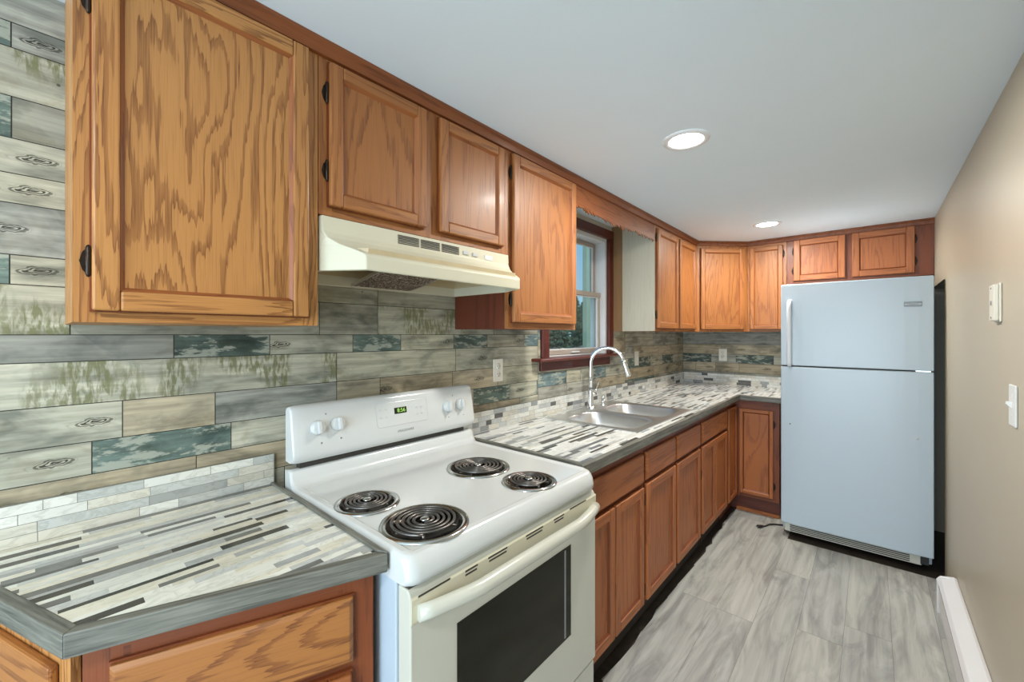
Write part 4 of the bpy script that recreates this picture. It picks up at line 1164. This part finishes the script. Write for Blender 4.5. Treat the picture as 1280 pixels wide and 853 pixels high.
# ------------------------------------------------------------------ range hood
hd = thing('range_hood', 'almond under-cabinet range hood above the stove', 'range hood', (0.2, 0.67, 1.54))
lev = [(1.6875, .318, .328, .301, 1.040), (1.645, .318, .330, .301, 1.040), (1.628, .319, .342, .308, 1.036), (1.610, .320, .368, .326, 1.022), (1.592, .321, .408, .354, 1.002), (1.582, .322, .426, .367, .993), (1.576, .322, .430, .370, .990), (1.540, .322, .430, .370, .990)]
rings = [[(0.003, .299, z), (xs_, .299, z), (xf, yl, z), (xf, yr, z), (xs_, 1.042, z), (0.003, 1.042, z)] for z, xs_, xf, yl, yr in lev]
inn_ = lambda z, d: [(0.003 + d, .299 + d, z), (.322 - d * 0.3, .299 + d, z), (.430 - d, .370 + d, z), (.430 - d, .990 - d, z), (.322 - d * 0.3, 1.042 - d, z), (0.003 + d, 1.042 - d, z)]
mb = MB(); mb.loft(rings + [inn_(1.540, .012), inn_(1.575, .012)], True, False, smooth=False)
sh_ = mb.build('shell', M['almond'], hd, bevel=0.003, angle=30)
mb = MB(); r1 = inn_(1.575, .0122); r2 = [(x, y, 1.640 if x < .2 else 1.600) for x, y, z in inn_(1.64, .0122)]
mb.loft([r1, r2], False, True, smooth=False); mb.build('underside', M['almond_grimy'], hd)
for a_, b_ in ((0.531, 0.608), (0.616, 0.692), (0.701, 0.777)):
    mb = MB()
    for k in range(6): mb.box(0.3285, 0.3312, a_, b_, 1.6500 + k * 0.0048, 1.6523 + k * 0.0048)
    mb.build('vent_grille', M['dark_gap'], hd)
for a_, b_ in ((0.797, 0.823), (0.842, 0.868)):
    mb = MB(); mb.box(0.329, 0.3335, a_, b_, 1.655, 1.668); mb.build('switch', M['pale_mark'], hd, bevel=0.001)
mb = MB(); mb.box(0.329, 0.3312, 0.905, 0.945, 1.652, 1.668); mb.build('rating_label', M['plastic_white'], hd)
fz = lambda x: 1.5405 + (x - 0.055) * 0.18
mb = MB(); x0_, x1_ = 0.055, 0.345
mb.prism([(x0_, 0.530, fz(x0_)), (x1_, 0.530, fz(x1_)), (x1_, 0.530, fz(x1_) + 0.008), (x0_, 0.530, fz(x0_) + 0.008)], (0, 0.235, 0)); fl = mb.build('grease_filter', M['filter'], hd)
mb = MB()
for ya, yb_ in ((0.526, 0.531), (0.764, 0.769)):
    mb.prism([(x0_, ya, fz(x0_) - 0.001), (x1_, ya, fz(x1_) - 0.001), (x1_, ya, fz(x1_) + 0.009), (x0_, ya, fz(x0_) + 0.009)], (0, yb_ - ya, 0))
mb.box(x0_ - 0.004, x0_ + 0.001, 0.526, 0.769, fz(x0_) - 0.001, fz(x0_) + 0.009); mb.build('filter_frame', M['steel'], fl)

# ------------------------------------------------------------------ refrigerator
fr = thing('refrigerator', 'white top-freezer refrigerator at the end of the room', 'refrigerator', (1.316, 3.5, 0))
FX0, FX1, FY = 0.947, 1.684, 3.143
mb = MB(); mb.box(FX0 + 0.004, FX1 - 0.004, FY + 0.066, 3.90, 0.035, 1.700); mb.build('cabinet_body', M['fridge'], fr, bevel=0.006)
def fdoor(z0, z1, name):
    mb = MB(); ys_ = []
    k = 13; base = []
    for i in range(k):
        f = i / (k - 1); x = FX0 + (FX1 - FX0) * f
        base.append((x, FY + 0.012 * (2 * f - 1) ** 4 , z0))
    base += [(FX1, FY + 0.060, z0), (FX0, FY + 0.060, z0)]
    mb.prism(base, (0, 0, z1 - z0))
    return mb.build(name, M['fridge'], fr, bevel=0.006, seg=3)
fd = fdoor(1.163, 1.709, 'freezer_door'); ld = fdoor(0.092, 1.155, 'refrigerator_door')
mb = MB(); mb.box(FX0 + 0.006, FX1 - 0.006, FY + 0.030, FY + 0.068, 0.12, 1.69); mb.build('door_gasket', M['dark_gap'], fr)  # gasket darkened: shade of the door gap put into its colour
mb = MB(); hx = 0.999
pth = [(hx, FY + 0.004, 1.596), (hx, FY - 0.014, 1.592), (hx, FY - 0.030, 1.578), (hx, FY - 0.037, 1.555), (hx, FY - 0.038, 1.45), (hx, FY - 0.036, 1.30), (hx, FY - 0.034, 1.185), (hx, FY - 0.030, 1.172), (hx, FY - 0.012, 1.168), (hx, FY + 0.006, 1.167)]
mb.tube(pth, 0.013, 14, flat=1.0, up=(1, 0, 0)); mb.build('freezer_handle', M['handle_white'], fd)
mb = MB(); mb.box(1.559, 1.634, FY - 0.0030, FY + 0.004, 1.535, 1.562); bd = mb.build('badge', M['badge'], fd, bevel=0.001)
mb = MB(); mb.box(1.561, 1.632, FY - 0.0036, FY - 0.0029, 1.5455, 1.5510); mb.build('badge_stripe', M['pale_mark'], bd)
text_part('badge_lettering', 'FRIGIDAIRE', 0.0075, M['grey_mark'], bd, Matrix.Translation((1.5965, FY - 0.0039, 1.5482)) @ Matrix.Rotation(R(90), 4, 'X'), 0.0001, 1.15)
for x, z in ((1.000, 0.770), (1.616, 0.769)):
    mb = MB(); mb.lathe([(0.006, -0.004), (0.006, 0.0012), (0.0005, 0.0016)], (x, FY + 0.002, z), 12, '-y'); mb.build('screw_plug', M['pale_mark'], ld)
mb = MB(); mb.lathe([(0.0035, -0.004), (0.0035, 0.0026), (0.0003, 0.003)], (1.002, FY + 0.002, 0.770), 12, '-y'); mb.build('screw', M['grey_mark'], ld)
mb = MB(); mb.box(FX1 - 0.075, FX1 - 0.012, FY + 0.016, FY + 0.060, 1.1555, 1.1625); mb.build('center_hinge', M['steel'], fr)
mb = MB(); mb.box(FX0 + 0.02, FX1 - 0.05, FY + 0.030, FY + 0.066, 0.032, 0.086); gr_ = mb.build('kick_grille', M['enamel_cream'], fr, bevel=0.003)
mb = MB()
for k in range(4): mb.box(FX0 + 0.05, FX1 - 0.10, FY + 0.0285, FY + 0.0315, 0.040 + k * 0.011, 0.046 + k * 0.011)
mb.build('grille_slots', M['dark_gap'], gr_)
mb = MB(); mb.box(FX1 - 0.055, FX1 - 0.02, FY + 0.02, FY + 0.07, 0.045, 0.090); mb.build('bottom_hinge', M['black'], fr)
for fx_ in (FX0 + 0.06, FX1 - 0.06):
    for fy_ in (FY + 0.12, 3.82):
        mb = MB(); mb.lathe([(0.018, 0.0), (0.018, 0.012), (0.008, 0.014), (0.008, 0.036)], (fx_, fy_, 0), 14); mb.build('foot', M['black'], fr)
cd = thing('power_cord', 'short black power cord with plug lying on the floor beside the refrigerator', 'cord', (0.81, 3.17, 0))
mb = MB(); mb.tube([(1.05, 3.42, 0.0055), (0.98, 3.36, 0.0055), (0.93, 3.315, 0.0055), (0.89, 3.285, 0.009), (0.862, 3.262, 0.0075), (0.848, 3.225, 0.0055), (0.828, 3.188, 0.008)], 0.0048, 10); cb = mb.build('cable', M['black'], cd)
mb = MB(); mb.tube([(0.832, 3.195, 0.010), (0.822, 3.178, 0.011), (0.808, 3.158, 0.012)], [0.007, 0.011, 0.0115], 10); pg = mb.build('plug', M['black'], cd)
mb = MB(); mb.box(0.799, 0.801, 3.142, 3.160, 0.010, 0.016); mb.box(0.809, 0.811, 3.136, 3.156, 0.010, 0.016); mb.build('prong', M['steel'], pg)

# ------------------------------------------------------------------ outlets, switches, heater, ceiling lights
def wall_plate(label, cat, name, Mx, w, h, kind, mat, group=None):
    """local plane: x right, y up, z out of the wall"""
    loc = Mx.translation
    t = thing(name, label, cat, loc, 0, group)
    mb = MB(); mb.M = Mx; mb.prism([(-w / 2, -h / 2, 0.0005), (w / 2, -h / 2, 0.0005), (w / 2, h / 2, 0.0005), (-w / 2, h / 2, 0.0005)], (0, 0, 0.0055)); mb.build('plate', mat, t, bevel=0.0025)
    if kind == 'outlet':
        for s in (-1, 1):
            mb = MB(); mb.M = Mx
            mb.lathe([(0.0165, 0.005), (0.0165, 0.0078), (0.001, 0.0079)], (0, s * 0.0195, 0), 20); rc = mb.build('receptacle', mat, t)
            mb = MB(); mb.M = Mx
            mb.box(-0.0075, -0.005, s * 0.0195 - 0.002, s * 0.0195 + 0.006, 0.0078, 0.0084); mb.box(0.005, 0.0075, s * 0.0195 - 0.002, s * 0.0195 + 0.006, 0.0078, 0.0084)
            mb.lathe([(0.0025, 0.0078), (0.0025, 0.0084), (0.0002, 0.0085)], (0, s * 0.0195 - 0.0085, 0), 10); mb.build('slot', M['slot'], rc)
        mb = MB(); mb.M = Mx; mb.lathe([(0.003, 0.005), (0.003, 0.0066), (0.0002, 0.0068)], (0, 0, 0), 10); mb.build('screw', M['steel'], t)
    elif kind == 'switch':
        mb = MB(); mb.M = Mx; mb.prism([(-0.005, -0.010, 0.0055), (-0.005, 0.010, 0.0055), (-0.005, 0.012, 0.016), (-0.005, 0.004, 0.018)], (0.010, 0, 0)); mb.build('toggle', mat, t, bevel=0.001)
        for s in (-1, 1):
            mb = MB(); mb.M = Mx; mb.lathe([(0.003, 0.005), (0.003, 0.0066), (0.0002, 0.0068)], (0, s * 0.03, 0), 10); mb.build('screw', mat, t)
    elif kind == 'phone':
        mb = MB(); mb.M = Mx; mb.prism([(-w / 2 + 0.008, -h / 2 + 0.004, 0.006), (w / 2 - 0.008, -h / 2 + 0.004, 0.006), (w / 2 - 0.008, h / 2 - 0.004, 0.006), (-w / 2 + 0.008, h / 2 - 0.004, 0.006)], (0, 0, 0.012)); bx_ = mb.build('cover', mat, t, bevel=0.003)
        for z_, s_ in ((0.048, 0.0035), (0.0, 0.0075), (-0.048, 0.0035)):
            mb = MB(); mb.M = Mx; mb.lathe([(s_, 0.017), (s_, 0.0195), (0.0003, 0.0198)], (0, z_, 0), 12); mb.build('stud' if s_ < 0.005 else 'jack', M['grey_mark'], bx_)
    return t
def PM(p, right, up):
    r_, u_ = Vector(right), Vector(up); n_ = r_.cross(u_)
    return Matrix(((r_.x, u_.x, n_.x, p[0]), (r_.y, u_.y, n_.y, p[1]), (r_.z, u_.z, n_.z, p[2]), (0, 0, 0, 1)))
wall_plate('ivory duplex outlet on the plank wall between stove and window', 'outlet', 'wall_outlet', PM((0, 1.327, 1.192), (0, 1, 0), (0, 0, 1)), 0.070, 0.112, 'outlet', M['plastic_plate'], 'duplex outlets')
wall_plate('ivory duplex outlet on the back wall left of the refrigerator', 'outlet', 'wall_outlet', PM((0.364, D, 1.180), (1, 0, 0), (0, 0, 1)), 0.070, 0.114, 'outlet', M['plastic_plate'], 'duplex outlets')
wall_plate('ivory light switch on the plank wall right of the faucet', 'switch', 'light_switch', PM((0, 2.947, 1.180), (0, 1, 0), (0, 0, 1)), 0.070, 0.112, 'switch', M['plastic_plate'], 'light switches')
wall_plate('white light switch low on the beige right wall', 'switch', 'light_switch', PM((W, 1.672, 1.165), (0, -1, 0), (0, 0, 1)), 0.072, 0.120, 'switch', M['plastic_white'], 'light switches')
wall_plate('ivory wall-mount phone plate with studs high on the beige wall', 'wall plate', 'phone_plate', PM((W, 1.862, 1.475), (0, -1, 0), (0, 0, 1)), 0.080, 0.125, 'phone', M['plastic_plate'])

ht = thing('baseboard_heater', 'long white baseboard heater along the right wall', 'heater', (1.69, 1.2, 0))
mb = MB(); mb.prism([(W - 0.001, -0.5, 0.015), (W - 0.001, -0.5, 0.182), (W - 0.012, -0.5, 0.186), (1.672, -0.5, 0.176), (1.660, -0.5, 0.160), (1.664, -0.5, 0.150), (1.664, -0.5, 0.040), (1.676, -0.5, 0.015)], (0, 3.22, 0)); mb.build('cover', M['white_trim'], ht, bevel=0.002)
mb = MB(); mb.prism([(W - 0.001, 2.721, 0.0), (W - 0.001, 2.721, 0.184), (W - 0.012, 2.721, 0.189), (1.671, 2.721, 0.179), (1.658, 2.721, 0.161), (1.660, 2.721, 0.0)], (0, 0.020, 0)); mb.build('end_cap', M['white_trim'], ht, bevel=0.002)
mb = MB(); mb.box(1.6615, 1.6635, -0.45, 2.68, 0.150, 0.1575); mb.build('louver_gap', M['dark_gap'], ht)
mb = MB(); mb.box(1.684, W - 0.004, -0.45, 2.70, 0.0, 0.015); mb.build('foot', M['black'], ht)

def can_light(x, y, label):
    t = thing('recessed_light', label, 'ceiling light', (x, y, H), 0, 'recessed ceiling lights')
    mb = MB(); mb.lathe([(0.088, H - 0.0005), (0.087, H - 0.004), (0.076, H - 0.007), (0.066, H - 0.006), (0.064, H - 0.002)], (x, y, 0), 40, cap0=False, cap1=False); mb.build('trim_ring', M['lamp_ring'], t)
    mb = MB(); mb.lathe([(0.0645, H - 0.002), (0.060, H - 0.0045), (0.03, H - 0.006), (0.0005, H - 0.0065)], (x, y, 0), 40, cap0=False, cap1=False); mb.build('lens', M['lamp'], t)
    d = bpy.data.lights.new('recessed_lamp', 'AREA'); d.shape = 'DISK'; d.size = 0.12; d.energy = CAN_POWER; d.color = (1.0, 0.955, 0.88)
    o = bpy.data.objects.new('recessed_lamp', d); COL.objects.link(o); o.parent = t; o.location = (0, 0, -0.012)
can_light(0.862, 1.498, 'lit recessed ceiling light nearest the stove')
can_light(0.866, 3.153, 'lit recessed ceiling light in front of the refrigerator cabinets')
can_light(1.25, -0.95, 'added recessed ceiling light, unseen behind the viewpoint')  # made-up lamp, added for warm light on the left cabinets
can_light(2.7, -1.9, 'added recessed ceiling light, unseen, over the made-up dining area')  # made-up lamp out of view, added to bring light to the kitchen
